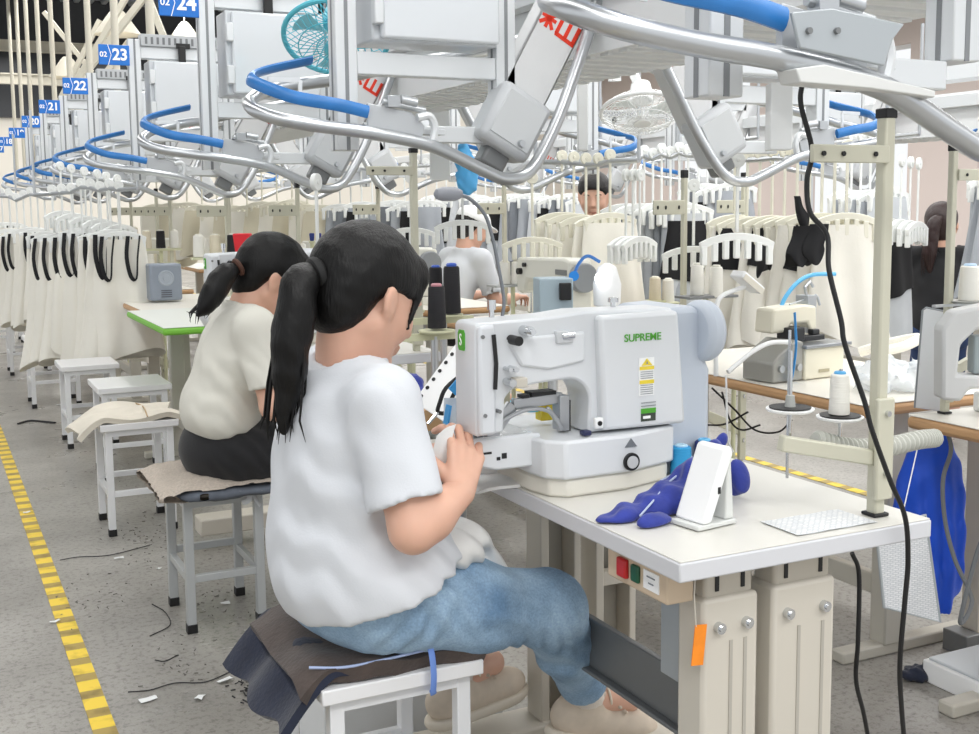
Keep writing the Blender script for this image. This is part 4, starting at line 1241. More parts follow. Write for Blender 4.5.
    # --- eyes and brows
    if hair.get('eyes'):
        for s in (-1, 1):
            e = MB(); e.lathe([(.0001, -.0115), (.006, -.0095), (.0105, -.004), (.0115, 0), (.0105, .004), (.006, .0095), (.0001, .0115)], c=Vector(P(.0775, s*.031, .006) - org), n=14)
            eo = e.build('eye', mat('eye_white', '#e8e4de', .2), root)
            MB().cyl(Vector(P(.0885, s*.031, .006) - org), Vector(P(.0905, s*.031, .005) - org), .005, .004, 12).build('iris', mat('dark_iris', '#1d120d', .2), eo)
            MB().tube([Vector(P(.094, s*.017, .027) - org), Vector(P(.093, s*.032, .032) - org), Vector(P(.083, s*.047, .027) - org)], .0026, 6).build('eyebrow', hair_m, root)
        MB().tube([Vector(P(.1005, -.02, -.066) - org), Vector(P(.106, 0, -.0655) - org), Vector(P(.1005, .02, -.066) - org)], .0022, 6).build('mouth_line', mat('lip_red', '#a95d52', .5), root)
    return root

SHIRT = mat('white_tshirt_cotton', '#d4d7dc', .85, var=.012, vscale=6, bump=.06, bscale=300)
SHIRTC = mat('cream_white_tshirt', '#d9d7cd', .85, var=.012, vscale=6, bump=.06, bscale=300)
def denim():
    m = bpy.data.materials.new('washed_denim'); m.use_nodes = True
    nt = m.node_tree; b = nt.nodes['Principled BSDF']; L = nt.links.new
    tc = nt.nodes.new('ShaderNodeTexCoord')
    n1 = nt.nodes.new('ShaderNodeTexNoise'); n1.inputs['Scale'].default_value = 7; n1.inputs['Detail'].default_value = 6; L(tc.outputs['Object'], n1.inputs['Vector'])
    r = nt.nodes.new('ShaderNodeValToRGB')
    r.color_ramp.elements[0].position = .32; r.color_ramp.elements[0].color = lin('#6686a6')
    r.color_ramp.elements[1].position = .68; r.color_ramp.elements[1].color = lin('#a9c4db')
    L(n1.outputs['Fac'], r.inputs['Fac'])
    n2 = nt.nodes.new('ShaderNodeTexNoise'); n2.inputs['Scale'].default_value = 240; L(tc.outputs['Object'], n2.inputs['Vector'])
    mx = nt.nodes.new('ShaderNodeMix'); mx.data_type = 'RGBA'; mx.blend_type = 'OVERLAY'; mx.inputs['Factor'].default_value = .35
    L(r.outputs['Color'], mx.inputs['A']); L(n2.outputs['Fac'], mx.inputs['B']); L(mx.outputs['Result'], b.inputs['Base Color'])
    bp = nt.nodes.new('ShaderNodeBump'); bp.inputs['Strength'].default_value = .2; bp.inputs['Distance'].default_value = .005
    L(n2.outputs['Fac'], bp.inputs['Height']); L(bp.outputs['Normal'], b.inputs['Normal'])
    b.inputs['Roughness'].default_value = .85
    return m
DENIM = denim()
BLACKC = mat('black_cotton', '#17171a', .85, var=.2, vscale=10, bump=.1, bscale=200, sheen=.15)
SHOE = mat('cream_trainers', '#cdbfae', .75, var=.06, vscale=40)
BLACKTIE = mat('black_hair_tie', '#0c0c0d', .7)

# nearest worker
face = unit(V(.87, .27, -.43))
J = dict(pelvis=V(.665, 1.96, .595), chest=V(.67, 1.955, .86), neck=V(.676, 1.955, 1.022), head=V(.716, 1.958, 1.117), face=face, up=V(0, 0, 1),
         sR=V(.680, 1.79, .952), sL=V(.69, 2.12, .952), eR=V(.700, 1.715, .752), eL=V(.80, 2.15, .77), wR=V(.800, 1.745, .795), wL=V(.755, 1.93, .815),
         dR=unit(V(.35, .40, .85)), nR=unit(V(-.1, .9, -.25)), sideR=1, dL=unit(V(.8, -.35, .3)), nL=unit(V(.3, -.3, -.9)), sideL=1,
         hR=V(.70, 1.88, .580), hL=V(.70, 2.05, .57), kR=V(1.06, 1.90, .497), kL=V(.98, 2.15, .46), aR=V(1.255, 2.08, .208), aL=V(1.0, 2.22, .25),
         tR=unit(V(.97, -.12, -.2)), tL=unit(V(.97, .18, .08)),
         torso=[(V(.664, 1.955, .88), (.112, .172, .15)), (V(.667, 1.955, .76), (.130, .168, .16)), (V(.685, 1.955, .64), (.160, .200, .15)), (V(.73, 1.955, .61), (.155, .212, .11))],
         hem=(V(.69, 1.95, .598), unit(V(.34, -.02, -1))), cuffr=.068, cuffcut=.10, trr=.048,
         wr=[(V(.63, 1.82, .82), .15, V(.75, .2, .65), .085, .005), (V(.60, 1.86, .66), .15, V(.55, .1, .8), .095, .005, 1.0), (V(.76, 1.83, .67), .13, V(.6, .1, .8), .05, .006, 2), (V(.585, 1.93, .93), .12, V(.1, .9, .35), .075, .004, .5), (V(.66, 1.78, .95), .08, V(.5, .6, .3), .05, .003)],
         pwr=[(V(.80, 1.82, .58), .12, V(.8, 0, .55), .045, .005), (V(1.03, 1.86, .45), .10, V(.9, 0, .5), .032, .006), (V(1.10, 1.93, .38), .10, V(.3, 0, .95), .042, .005, 1), (V(.72, 1.80, .56), .11, V(.8, 0, -.6), .05, .005), (V(.93, 1.83, .55), .12, V(.25, .2, .95), .05, .004)])
tail = [V(.612, 1.925, 1.165), V(.580, 1.91, 1.150), V(.562, 1.90, 1.08), V(.552, 1.90, 1.00), V(.540, 1.902, .90)]
person('worker in white t-shirt and pale jeans with long black ponytail, sewing at the front desk', J, SHIRT, DENIM, HAIR,
       dict(tail=tail, tail_r=[.017, .030, .035, .029, .008], tie=(V(.615, 1.927, 1.164), V(1, .1, .3), BLACKTIE), tie_r=.020, tie_t=.013, bangs=True, wisps=26),
       sleeve=.80, h=.0065, seed=3, shoes=SHOE, cuff=True, trouser=.84)
# second worker
face = unit(V(.93, -.05, -.62))
dy = 1.61
J2 = dict(pelvis=V(.79, 3.53, .538), chest=V(.835, 3.52, .828), neck=V(.90, 3.52, .982), head=V(.975, 3.52, 1.058), face=face, up=V(0, 0, 1),
          sR=V(.875, 3.345, .925), sL=V(.885, 3.69, .925), eR=V(.905, 3.28, .70), eL=V(.975, 3.72, .728), wR=V(1.10, 3.36, .79), wL=V(1.125, 3.6, .788),
          dR=unit(V(.9, .3, .2)), nR=unit(V(0, .5, -.8)), sideR=1, dL=unit(V(.9, -.3, .1)), nL=unit(V(0, -.4, -.9)), sideL=1,
          hR=V(.845, 3.44, .538), hL=V(.845, 3.62, .538), kR=V(1.245, 3.42, .518), kL=V(1.245, 3.66, .518), aR=V(1.205, 3.42, .088), aL=V(1.165, 3.66, .088),
          tR=unit(V(1, 0, 0)), tL=unit(V(1, .1, 0)),
          torso=[(V(.855, 3.52, .86), (.092, .160, .13)), (V(.82, 3.52, .745), (.098, .150, .15)), (V(.80, 3.52, .655), (.112, .155, .10))],
          hem=(V(.80, 3.52, .60), unit(V(.22, 0, -1))), cuffr=.064, cuffcut=.10,
          wr=[(V(.82, 3.37, .78), .12, V(.8, .1, .6), .07, .0045), (V(.78, 3.40, .66), .12, V(.6, .1, .8), .08, .0045, 1), (V(.89, 3.31, .83), .08, V(.7, 0, .5), .04, .004), (V(.76, 3.46, .90), .12, V(.6, .3, -.5), .06, .004)],
          pwr=[(V(.86, 3.38, .54), .14, V(.7, 0, .6), .05, .005)])
tail2 = [V(.850, 3.46, 1.10), V(.81, 3.45, 1.08), V(.778, 3.44, 1.035), V(.752, 3.435, .995), V(.724, 3.43, .968)]
person('second worker in a cream white t-shirt and black trousers with a tied ponytail', J2, SHIRTC, BLACKC, HAIR,
       dict(tail=tail2, tail_r=[.018, .034, .037, .027, .006], tie=(V(.858, 3.463, 1.104), V(1, .1, .5), mat('brown_hair_tie', '#4d2f22', .7)), tie_r=.021, tie_t=.008, bangs=True, wisps=14),
       sleeve=.78, h=.0075, seed=21, sc=1.06, shoes=mat('black_shoe', '#1a1a1c', .6), trouser=.9)
# ------------------------------------------------------------------ work rows behind: tables, machines, stands
def make_table(label, loc, sx, sy, top_m, edge_m, leg_m, group=None, h=.75):
    t = thing('work_table', label, 'table', loc, group)
    tp = MB().box((0, 0, h - .035), (sx, sy, h - .002)).build('tabletop', edge_m, t, bevel=.012)
    MB().box((.004, .004, h - .002), (sx - .004, sy - .004, h)).build('laminate_sheet', top_m, tp)
    for y in (.12, sy - .12):
        MB().box((sx*.30, y - .03, .03), (sx*.30 + .07, y + .03, h - .035)).build('leg', leg_m, t, bevel=.006)
        MB().box((.04, y - .025, 0), (sx - .04, y + .025, .035)).build('foot', leg_m, t, bevel=.006)
    MB().box((sx*.30 + .02, .12, .16), (sx*.30 + .05, sy - .12, .22)).build('crossbar', leg_m, t, bevel=.004)
    return t
STANDC = mat('pale_green_cream_enamel', '#cfcfae', .45)
LEGB = mat('table_leg_beige', '#bdb9ae', .45)
SURF = mat('pale_table_laminate', '#ebe7dd', .35, var=.02)
p = on_z(867, 405, .75)
make_table('brown-edged white table carrying the overlock machine', (2.19, 2.23, 0), .62, 1.15, SURF, WOODEDGE, LEGB)
make_table('brown-edged white table at the right edge holding a white machine', (2.19, .95, 0), .62, 1.14, SURF, WOODEDGE, LEGB)
GREENEDGE = mat('green_table_edging', '#7cc242', .5)
make_table('brown-edged table behind the overlock table', (2.19, 3.85, 0), .62, 1.15, SURF, WOODEDGE, LEGB)
for i in range(4):
    make_table(f'pale table in the middle row, {ORD[i + 1]} behind the overlock table', (2.19, 5.45 + 1.6*i, 0), .62, 1.15, SURF, WOODEDGE, LEGB)
for i in range(5):
    make_table('pale table in the third row, ' + ('left of the worker in black', 'second past the worker in black', 'third past the worker in black', 'fourth past the worker in black', 'last of its row')[i], (5.55, 3.9 + 1.6*i, 0), .60, 1.15, SURF, WOODEDGE, LEGB)
gq = on_z(186, 327, .76)
make_table('table with bright green edge left of the second worker', (gq.x - .10, gq.y, 0), .62, 1.0, mat('green_white_top', '#e6e9e2', .35), GREENEDGE, LEGB, h=.76)

# copies of the desk and the bartack machine farther along the first row
d2 = dup(desk, (1.0, 3.42, 0), 0, 'white laminate sewing desk before the second worker', scale=(1, 1, .81/.7605))
b2 = dup(bart, (.985, 3.84, .81), 0, 'white bartack machine before the second worker')
OFFWHITE = mat('sewing_machine_offwhite', '#dddcd2', .35)
def make_lockstitch(label, loc, rz, m=OFFWHITE, sc=1.0):
    t = thing('sewing_machine', label, 'sewing machine', loc, rz=rz)
    t.scale = (sc,)*3
    MB().box((-.24, -.09, 0), (.24, .09, .045)).build('bed', m, t, bevel=.006)
    b = MB(); b.prism([(-.24, .19), (-.235, .30), (.18, .31), (.235, .30), (.235, .045), (.13, .045), (.12, .17), (.06, .20), (-.14, .205), (-.16, .15), (-.20, .14), (-.24, .15)], -.055, .055)
    a = b.build('arm', m, t, bevel=.012)
    MB().cyl((.235, 0, .23), (.275, 0, .23), .062, n=24).build('hand_wheel', mat('wheel_grey', '#8e9296', .4), t, bevel=.006)
    MB().cyl((-.2, 0, .15), (-.2, 0, .055), .004).cyl((-.2, 0, .19), (-.2, 0, .145), .008).box((-.215, -.01, .05), (-.185, .01, .056)).build('needle_bar', CHROME, t)
    MB().cyl((-.19, -.055, .24), (-.19, -.075, .24), .014, n=14).cyl((-.15, -.055, .27), (-.15, -.068, .27), .01, n=12).build('tension_dial', BLACK, a)
    MB().box((.02, -.058, .07), (.02, -.057, .07)).cyl((.17, -.055, .12), (.17, -.064, .12), .022, n=20).build('stitch_dial', STEEL, a)
    MB().box((.125, -.06, .24), (.215, -.0545, .262)).build('maker_plate', DARKSTEEL, a)
    return t
# overlock on the brown table
c = on_z(797, 378, .752)
t = thing('overlock_machine', 'cream overlock machine with blue air hose on the brown-edged table', 'sewing machine', tuple(c), rz=radians(6))
t.scale = (.74, .74, .82)
OC = mat('overlock_cream', '#e4dfcc', .35)
MB().box((-.02, -.06, 0), (.21, .10, .115)).build('base', OC, t, bevel=.006)
MB().box((-.03, -.075, .115), (.24, .11, .128)).build('work_plate', mat('plate_steel', '#9a9da1', .3, .6), t, bevel=.003)
b = MB(); b.prism([(-.19, 0), (-.02, 0), (-.02, .14), (-.06, .15), (-.16, .10), (-.19, .07)], -.05, .12)
bd = b.build('looper_case', mat('overlock_grey', '#a5a49e', .4, .3), t, bevel=.006)
b = MB(); b.prism([(-.13, .17), (-.12, .26), (.06, .27), (.13, .26), (.135, .17), (.10, .16), (.08, .2), (-.02, .2), (-.04, .17)], .02, .12)
b.build('arm', OC, t, bevel=.01)
MB().box((-.06, -.02, .14), (.02, .06, .19)).box((.02, -.01, .135), (.15, .03, .155)).box((.09, .0, .155), (.13, .03, .175)).build('presser_foot', mat('dark_mechanism', '#3b3c3e', .4, .5), t, bevel=.004)
MB().box((.09, .03, .16), (.14, .10, .30)).tube([(.10, .05, .30), (.09, .05, .33), (.12, .05, .35), (.14, .05, .33)], .007).tube([(.14, .04, .3), (.155, .04, .29), (.16, .03, .26)], .006).cyl((-.0, .05, .27), (.10, .05, .285), .003).cyl((.115, .03, .2), (.115, .03, .145), .004).build('needle_head', STEEL, t, bevel=.003)
for k in range(3): MB().cyl((-.15 + k*.05, -.05, .05), (-.15 + k*.05, -.062, .05), .014, n=14).build('cover_knob', STEEL, bd)
MB().box((.06, -.064, .022), (.12, -.0605, .034)).build('drawer_slot', mat('slot_tan', '#b0a78c', .5), t)
MB().tube(spline([(-.11, -.07, .0), (-.10, -.075, .06), (-.085, -.07, .13), (-.08, -.06, .2), (-.075, -.05, .25)], 5), .011, 8, flat=(.012, .004)).build('blue_strap', mat('sky_blue_strap', '#3b93d9', .5), t)
cable('air_hose', 'sky blue air hose curving over the overlock machine', [on_y(x, y, 2.75) for x, y in ((781, 325), (781, 310), (785, 298), (797, 283), (812, 275), (835, 274))], .0065, mat('sky_blue_hose', '#5fb7ea', .35), 'hose')
cable('vacuum_hose', 'white vacuum hose curving down beside the overlock machine', [on_y(x, y, 2.6) for x, y in ((790, 342), (770, 343), (752, 352), (735, 366), (728, 372))], .007, WHITE, 'hose')
lp = on_y(748, 282, 2.72)
t = thing('work_lamp', 'small white angled lamp on a gooseneck above the brown table left end', 'lamp', tuple(lp))
MB().tube([q - lp for q in spline([on_y(x, y, 2.72) for x, y in ((716, 376), (716, 330), (717, 305), (722, 296), (735, 290), (745, 287))], 6)], .007, 8).build('gooseneck', WHITE, t)
MB().box((-.05, -.03, -.012), (.045, .03, .012), R=Matrix.Rotation(radians(35), 3, 'Y')).build('lamp_head', WHITE, t, bevel=.006)
MB().box((-.045, -.031, -.014), (.04, -.0295, .004), R=Matrix.Rotation(radians(35), 3, 'Y')).build('diffuser', CREAM, t)

rows = [(2.45, 4.35, -pi/2), (2.45, 5.95, -pi/2), (2.45, 7.6, -pi/2), (2.45, 9.2, -pi/2), (5.85, 4.5, pi/2), (5.85, 6.1, pi/2), (5.85, 7.7, pi/2), (5.85, 9.3, pi/2)]
wh = ['behind the overlock table', 'in the middle row, two tables past the overlock machine', 'in the middle row, three tables past the overlock machine', 'last of the middle row', 'beside the worker in black', 'in the third row, second past the worker in black', 'in the third row, third past the worker in black', 'last of the third row']
for (x, y, r), w in zip(rows, wh):
    make_lockstitch('off-white sewing machine ' + w, (x, y, .75), r)
make_lockstitch('white sewing machine cut by the right edge, on the brown-edged table', (2.50, 1.78, .75), -pi/2 + .1, WHITE, 1.15)
q = on_z(165, 300, .76)
t = thing('motor_unit', 'blue-grey machine motor with round fan cover left of the second worker', 'motor', (q.x, q.y, .76))
MB().box((-.09, -.06, .0), (.09, .08, .21)).build('case', mat('motor_blue_grey', '#8d96a3', .4), t, bevel=.012)
MB().lathe([(.0, 0), (.045, 0), (.045, .006), (.038, .009), (.034, .006), (.02, .006), (.018, .010), (.0, .010)], c=(0, -.06, .13), R=Matrix.Rotation(pi/2, 3, 'X'), n=24).build('fan_cover', mat('motor_cover_light', '#a5adb8', .4), t)
v = MB()
for k in range(4): v.box((-.03, -.063, .02 + k*.012), (.03, -.06, .026 + k*.012))
v.build('vent', mat('vent_dark', '#5d636c', .5), t)

# thread stands in the rows
ts2 = dup(ts, (1.44, 3.47, .80), 0, 'cream thread stand pole between the two workers, holding dark cones')
for (px, py, d, lab) in ((683, 330, 4.9, 'cream thread stand pole right of the stooping man'), (300, 290, 6.4, 'thread stand pole behind the second worker'), (160, 290, 8.0, 'thread stand pole left of the second worker, far back'),
                         (232, 300, 7.4, 'thread stand pole behind the red bin'), (505, 310, 6.2, 'thread stand pole right of the worker in white cap'), (742, 330, 5.4, 'thread stand pole behind the white garments'), (380, 300, 7.0, 'thread stand pole behind the nearest worker')):
    p = on_d(px, py, d)
    o = dup(ts, (p.x, p.y, 0), 0, lab, scale=(1, 1, 2.13))
# stand at the right edge with its own plate and cone
p = on_d(945, 398, 2.85)
dup(ts, (p.x, p.y, .75), 0, 'slim pale thread stand pole near the right edge', scale=(-.8, .8, 1.0))
def spool(px, py, d, h, r, m, label, group=None, core='#5aa9dc'):
    p = on_d(px, py, d)
    return make_cone('thread_cone', label, m, tuple(p), h, r, core, group)
WT = MATS['white_thread']
BT = mat('black_thread', '#1b1a1f', .7, **THB)
p = on_d(969, 300, 2.85)
t = thing('thread_plate', 'thread plate holding a white cone at the right edge', 'thread plate', tuple(p))
MB().lathe([(.0, -.006), (.045, -.006), (.048, -.003), (.048, -.001), (.0, -.001)], n=28).build('rim', mat('plate_grey', '#a9aaa6', .4), t)
MB().bar((-.12, 0, -.01), (.05, 0, -.01), .012, .006).build('bracket', STEEL, t)
spool(969, 300, 2.85, .088, .025, WT, 'large white thread cone at the right edge', core='#b9d4ee')
spool(437, 328, 3.3, .125, .026, BT, 'black thread cone with pink top in front of two others', core='#c98b94')
spool(436, 298, 3.6, .10, .022, BT, 'black thread cone with blue top, left of the pair behind', core='#3a5fc0')
spool(452, 313, 3.55, .15, .027, BT, 'tall black thread cone with blue top, right of the pair behind', core='#3a5fc0')
for px, py, d, lab in ((437, 330, 3.3, 'cream thread plate under the black cone with pink top'), (446, 314, 3.56, 'cream thread plate under the two blue-topped black cones')):
    p = on_d(px, py, d)
    t = thing('thread_plate', lab, 'thread plate', tuple(p))
    MB().lathe([(.0, -.008), (.05, -.008), (.054, -.004), (.054, 0), (.0, 0)], n=28).build('rim', STANDC, t)
    MB().bar((-.13, .02, -.02), (.1, .02, -.02), .02, .02).build('bracket', STANDC, t)
    MB().cyl((.0, .02, -.02), (.0, .02, -.30), .011).build('stem', STEEL, t)
for k, (px, py, d, lab) in enumerate(((505, 284, 5.2, 'left white thread cone of the pair past the front machine'), (517, 284, 5.2, 'right white thread cone of the pair past the front machine'), (697, 295, 4.4, 'white thread cone on the stand above the front machine pulley'), (716, 297, 4.4, 'white thread cone right of the one above the pulley'))):
    spool(px, py, d, .105 if k < 2 else .12, .026, WT, lab, core='#d8d6cc')
    p = on_d(px, py, d)
    if k in (0, 2):
        t = thing('thread_plate', ('steel shelf plate under the pair of white cones', 'dark plate under the white cones above the pulley')[k//2], 'thread plate', tuple(p))
        MB().box((-.07, -.05, -.012), (.16, .05, -.002)).build('plate', STEEL if k == 0 else DARKSTEEL, t, bevel=.002)
        MB().cyl((.04, 0, -.01), (.04, 0, -p.z), .01).build('stem', STANDC, t)
# scattered small spools on far stands
rs = random.Random(4)
for i in range(16):
    px, py, d = [(150, 268, 8.3), (172, 262, 7.9), (205, 255, 7.4), (222, 262, 7.2), (262, 250, 7.4), (285, 256, 7.0), (302, 262, 6.9), (330, 250, 7.6), (398, 300, 5.4), (408, 285, 5.6), (412, 310, 4.8), (540, 290, 6.0), (553, 286, 6.1), (655, 300, 5.4), (668, 302, 5.4), (735, 305, 5.2)][i]
    w = ('left of the second worker, farthest', 'left of the second worker', 'above the second machine, left', 'above the second machine', 'beside the red bin', 'right of the red bin', 'by the second worker hair', 'between the two heads', 'right of the nearest face, low', 'right of the nearest face', 'right of the nearest face, lowest', 'behind the lit lamp, left', 'behind the lit lamp', 'under the grey garments, left', 'under the grey garments', 'beside the overlock lamp')[i]
    spool(px, py, d, .11, .028, (WT, mat('cream_thread', '#dcd3bd', .6, **THB))[i % 2], 'small pale thread cone ' + w, core='#e9e6da')
    p = on_d(px, py, d)
    t = thing('cone_stand', 'slim pale stand under the small thread cone ' + w, 'stand', (p.x, p.y, 0))
    MB().lathe([(.0, p.z - .012), (.05, p.z - .012), (.054, p.z - .006), (.054, p.z), (.0, p.z)], n=20).build('plate', STANDC, t)
    MB().cyl((0, 0, 0.01), (0, 0, p.z - .01), .011, n=10).build('post', STANDC, t)
    MB().lathe([(.0, 0), (.09, 0), (.09, .012), (.0, .02)], n=20).build('base', STANDC, t)
g = on_y(450, 194, 1.85)
t = thing('gooseneck_lamp', 'grey gooseneck lamp arching up from the front machine top', 'lamp', tuple(g))
MB().tube([q - g for q in spline([on_y(x, y, 1.85) for x, y in ((445, 193), (458, 195), (470, 199), (485, 215), (493, 240), (499, 270), (504, 300), (502, 318))], 6)], .0034, 8).build('gooseneck', mat('gooseneck_grey', '#7f848a', .35, .4), t)
MB().lathe([(.003, -.03), (.009, -.026), (.0125, -.015), (.0125, .01), (.007, .022), (.003, .024)], R=Matrix.Rotation(pi/2, 3, 'Y'), n=16).build('lamp_head', mat('lamp_head_grey', '#8a8d94', .35), t)

# tables and machines of the first row beyond the second worker
for i, (x, y, w) in enumerate(((1.02, 6.15, 'just past the second worker'), (1.02, 7.75, 'two past the second worker'), (1.02, 9.35, 'three past the second worker'))):
    make_table('pale table in the first row, ' + w, (x, y, 0), .60, 1.15, SURF, WOODEDGE, LEGB)
    if i: make_lockstitch('off-white sewing machine in the first row, ' + w, (x + .3, y + .45, .75), pi, OFFWHITE, 1.1)
    t = dup(ts, (x + .5, y + .2, 0), 0, 'thread stand pole in the first row, ' + w, scale=(1, 1, 2.13))
    for k in range(3):
        p = Vector((x + .34 + .09*k, y + .2, 1.02))
        make_cone('thread_cone', f'{("pale", "pale", "black")[(k + i) % 3]} thread cone, {ORD[k]} on the rack, first row, ' + w, (WT, MATS['cream_thread'], BT)[(k + i) % 3], tuple(p), .12, .03, '#e9e6da')
    t = thing('cone_rack', 'cone rack with bar for three cones in the first row, ' + w, 'rack', (x, y + .2, 0))
    MB().bar((.3, 0, 1.01), (.56, 0, 1.01), .06, .014).build('bar', STANDC, t); MB().cyl((.43, 0, 0), (.43, 0, 1.005), .012).build('post', STANDC, t)
# ------------------------------------------------------------------ hangers and garments
HW = mat('hanger_white', '#eef0ee', .4)
HC = mat('hanger_cream', '#e9e6d6', .45)
def make_hanger(m):
    t = thing('clip_hanger', 'x', 'hanger')
    # origin at the wheel
    MB().cyl((0, -.008, 0), (0, .008, 0), .027, n=20).cyl((0, -.010, 0), (0, .010, 0), .008, n=10).build('wheel', m, t, bevel=.002)
    MB().box((-.006, -.004, -.26), (.006, .004, 0)).build('stem', m, t, bevel=.002)
    b = MB()
    top = [(-.14 + .28*i/12, -.262 - .035*(abs(i - 6)/6)**2.2) for i in range(13)]
    low = [(x*.97, z - .028) for x, z in reversed(top)]
    b.prism(top + low, -.009, .009)
    b.build('shoulder', m, t, bevel=.003)
    for i in range(7):
        x = -.123 + .041*i; z = -.285 - .024*(abs(i - 3)/3)**2
        MB().box((x - .011, -.011, z - .07), (x + .011, .011, z)).build('clip', m, t, bevel=.004)
    return t
hW = make_hanger(HW); hC = make_hanger(HC)
hused = {'W': False, 'C': False}
def hanger(kind, loc, rz, label, group):
    p = hW if kind == 'W' else hC
    if not hused[kind]:
        hused[kind] = True; p.location = loc; p.rotation_euler = (0, 0, rz); tag(p, label, 'hanger', group); return p
    return dup(p, loc, rz, label, group)
GW = mat('ivory_garment', '#f0ede3', .85, var=.03, vscale=6, bump=.08, bscale=120)
GG = mat('grey_garment', '#a6abb2', .85, var=.06, vscale=8, bump=.1, bscale=120)
GD = mat('dark_grey_garment', '#7b8087', .85, var=.08, vscale=8, bump=.1, bscale=120)
GB = mat('black_garment', '#17171a', .85)
GL = mat('light_grey_garment', '#c8ccd0', .85, var=.05, vscale=8)
def garment_mesh(rs, w0, w1, L, dep, nf, skew=0.0, flare=1.0):
    """a cloth hanging from a hanger: closed loop of folds, wider at the bottom; origin at the top"""
    nz, na = 16, 44
    ph = rs.uniform(0, 6.3); fr = nf + rs.randint(-1, 1)
    vs = []; 
    b2 = rs.uniform(-.03, .03)
    for i in range(nz):
        s = i/(nz - 1)
        w = w0 + (w1 - w0)*s**flare
        a = dep*(.35 + .65*s)
        for j in range(na):
            t = 2*pi*j/na
            rip = 1 + .30*min(1, s*2.2 + .15)*sin(fr*t + ph + 1.2*sin(2*s + ph)) * (.5 + .5*abs(sin(t)))
            x = w/2*cos(t) + skew*s + .012*sin(5*s + ph)*s
            y = a/2*sin(t)*rip*1.2 + .01*sin(4*s + ph)
            z = -L*s + (.03*sin(2*t + ph) + b2*cos(t))*s
            vs.append((x, y, z))
    fs = [(i*na + j, i*na + (j + 1) % na, (i + 1)*na + (j + 1) % na, (i + 1)*na + j) for i in range(nz - 1) for j in range(na)]
    fs += [tuple(range(na - 1, -1, -1)), tuple(range((nz - 1)*na, nz*na))]
    return vs, fs
def garment(name, label, cat, loc, rz, m, rs, w0=.22, w1=.34, L=.8, dep=.09, nf=5, group=None, straps=None, patch=None, flare=1.0):
    t = thing(name, label, cat, loc, group, rz)
    v, f = garment_mesh(rs, w0, w1, L, dep, nf, rs.uniform(-.03, .03), flare)
    o = MB().add(v, f).build('cloth', m, t, angle=60)
    if straps:
        for s in (-1, 1):
            x = s*w0*.27
            pts = [(x - .03, -dep*.35, .02), (x - .04, -dep*.6, -.10), (x - .02, -dep*.75, -.21), (x + .01, -dep*.7, -.22), (x + .02, -dep*.6, -.10), (x + .035, -dep*.35, .02)]
            MB().tube(spline(pts, 4), .01, 8, flat=(.013, .003)).build('strap', straps, t)
    if patch:
        pm, z0, z1, x0, x1 = patch
        ff = [q for q in f[:-2] if all(z1 <= -L*((k//44)/15) <= z0 for k in q)]
        us = sorted({k for q in ff for k in q}); ix = {k: i_ for i_, k in enumerate(us)}
        MB().add([(v[k][0]*1.04, v[k][1]*1.08 + (.004 if v[k][1] > 0 else -.004), v[k][2]) for k in us], [tuple(ix[k] for k in q) for q in ff]).build('panel', pm, t, angle=60)
    return t
def rail(name_label, pts, r=.0125):
    c = [Vector(p) for p in pts]; p0 = c[0].copy()
    mb = MB().tube([q - p0 for q in c], r, 10)
    for q in (c[0], c[-1]):
        mb.cyl(q - p0, q - p0 + Vector((0, 0, .5)), .008)
    o = mb.build('garment_rail', STEEL); o.location = p0
    return tag(o, name_label, 'rail')
VIEW = -radians(26.2)
def cluster(px0, px1, d0, d1, yt, yb, n, style, where, grp, hk='W', turn=0.5, seed=1, rail_lab=None, wheel_gap=True, wsc=1.0):
    """n garments on hangers side by side; yt and yb are where the cloth begins and ends in the photograph"""
    rs = random.Random(seed)
    pts = []
    for i in range(n):
        s = (i + .5)/n
        d = d0 + (d1 - d0)*s; px = px0 + (px1 - px0)*s
        a = on_d(px, yt + rs.uniform(-3, 3), d); b = on_d(px, yb + rs.uniform(-6, 6), d)
        L = a.z - b.z
        wz = a.z + .335
        pts.append(Vector((a.x, a.y, wz - .027)))
        rz = VIEW + turn + rs.uniform(-.25, .25)
        m, kw = style(i, rs)
        nm = kw.pop('name', 'hanging_garment'); desc = kw.pop('desc', 'garment'); cat = kw.pop('cat', 'garment')
        place = f'{ORD[i]} from the left {where}' if n > 1 else where
        garment(nm, f'{desc} {place}', cat, (a.x, a.y, a.z + .025), rz, m, rs, L=L, group=grp, **{k: (v*wsc if k in ('w0', 'w1') else v) for k, v in kw.items()})
        hanger(hk, (a.x, a.y, wz), rz, f'{"white" if hk == "W" else "cream"} clip hanger {place}', 'clip hangers ' + where)
    if rail_lab is None: rail_lab = 'steel rail of the garments ' + where
    if rail_lab:
        e = (pts[-1] - pts[0]).normalized()*.15 if n > 1 else Vector((.2, 0, 0))
        rail(rail_lab, [pts[0] - e] + pts + [pts[-1] + e])
def dress_black(i, rs): return GW, dict(name='hanging_dress', desc='ivory dress with black straps,', cat='dress', w0=.26, w1=.42, dep=.10, straps=GB, nf=6)
def dress_plain(i, rs): return GW, dict(name='hanging_dress', desc='ivory hanging dress,', cat='dress', w0=.26, w1=.40, dep=.10, nf=6, straps=GB if i % 3 else None)
def grey_top(i, rs):
    m = (GG, GD, GG, GL)[i % 4]
    return m, dict(desc=('grey', 'dark grey', 'grey', 'light grey')[i % 4] + ' hanging garment,', w0=.20, w1=.27, dep=.11, nf=4, patch=(GB, -.02, -.34, -.12, .05) if i % 5 == 2 else None)
def ivory_mixed(i, rs):
    return GW, dict(desc='ivory garment' + (' with black panel,' if i % 3 == 1 else ','), w0=.26, w1=.36, dep=.09, nf=5, patch=(GB, .02, -.19, -.06, .09) if i % 3 == 1 else None)
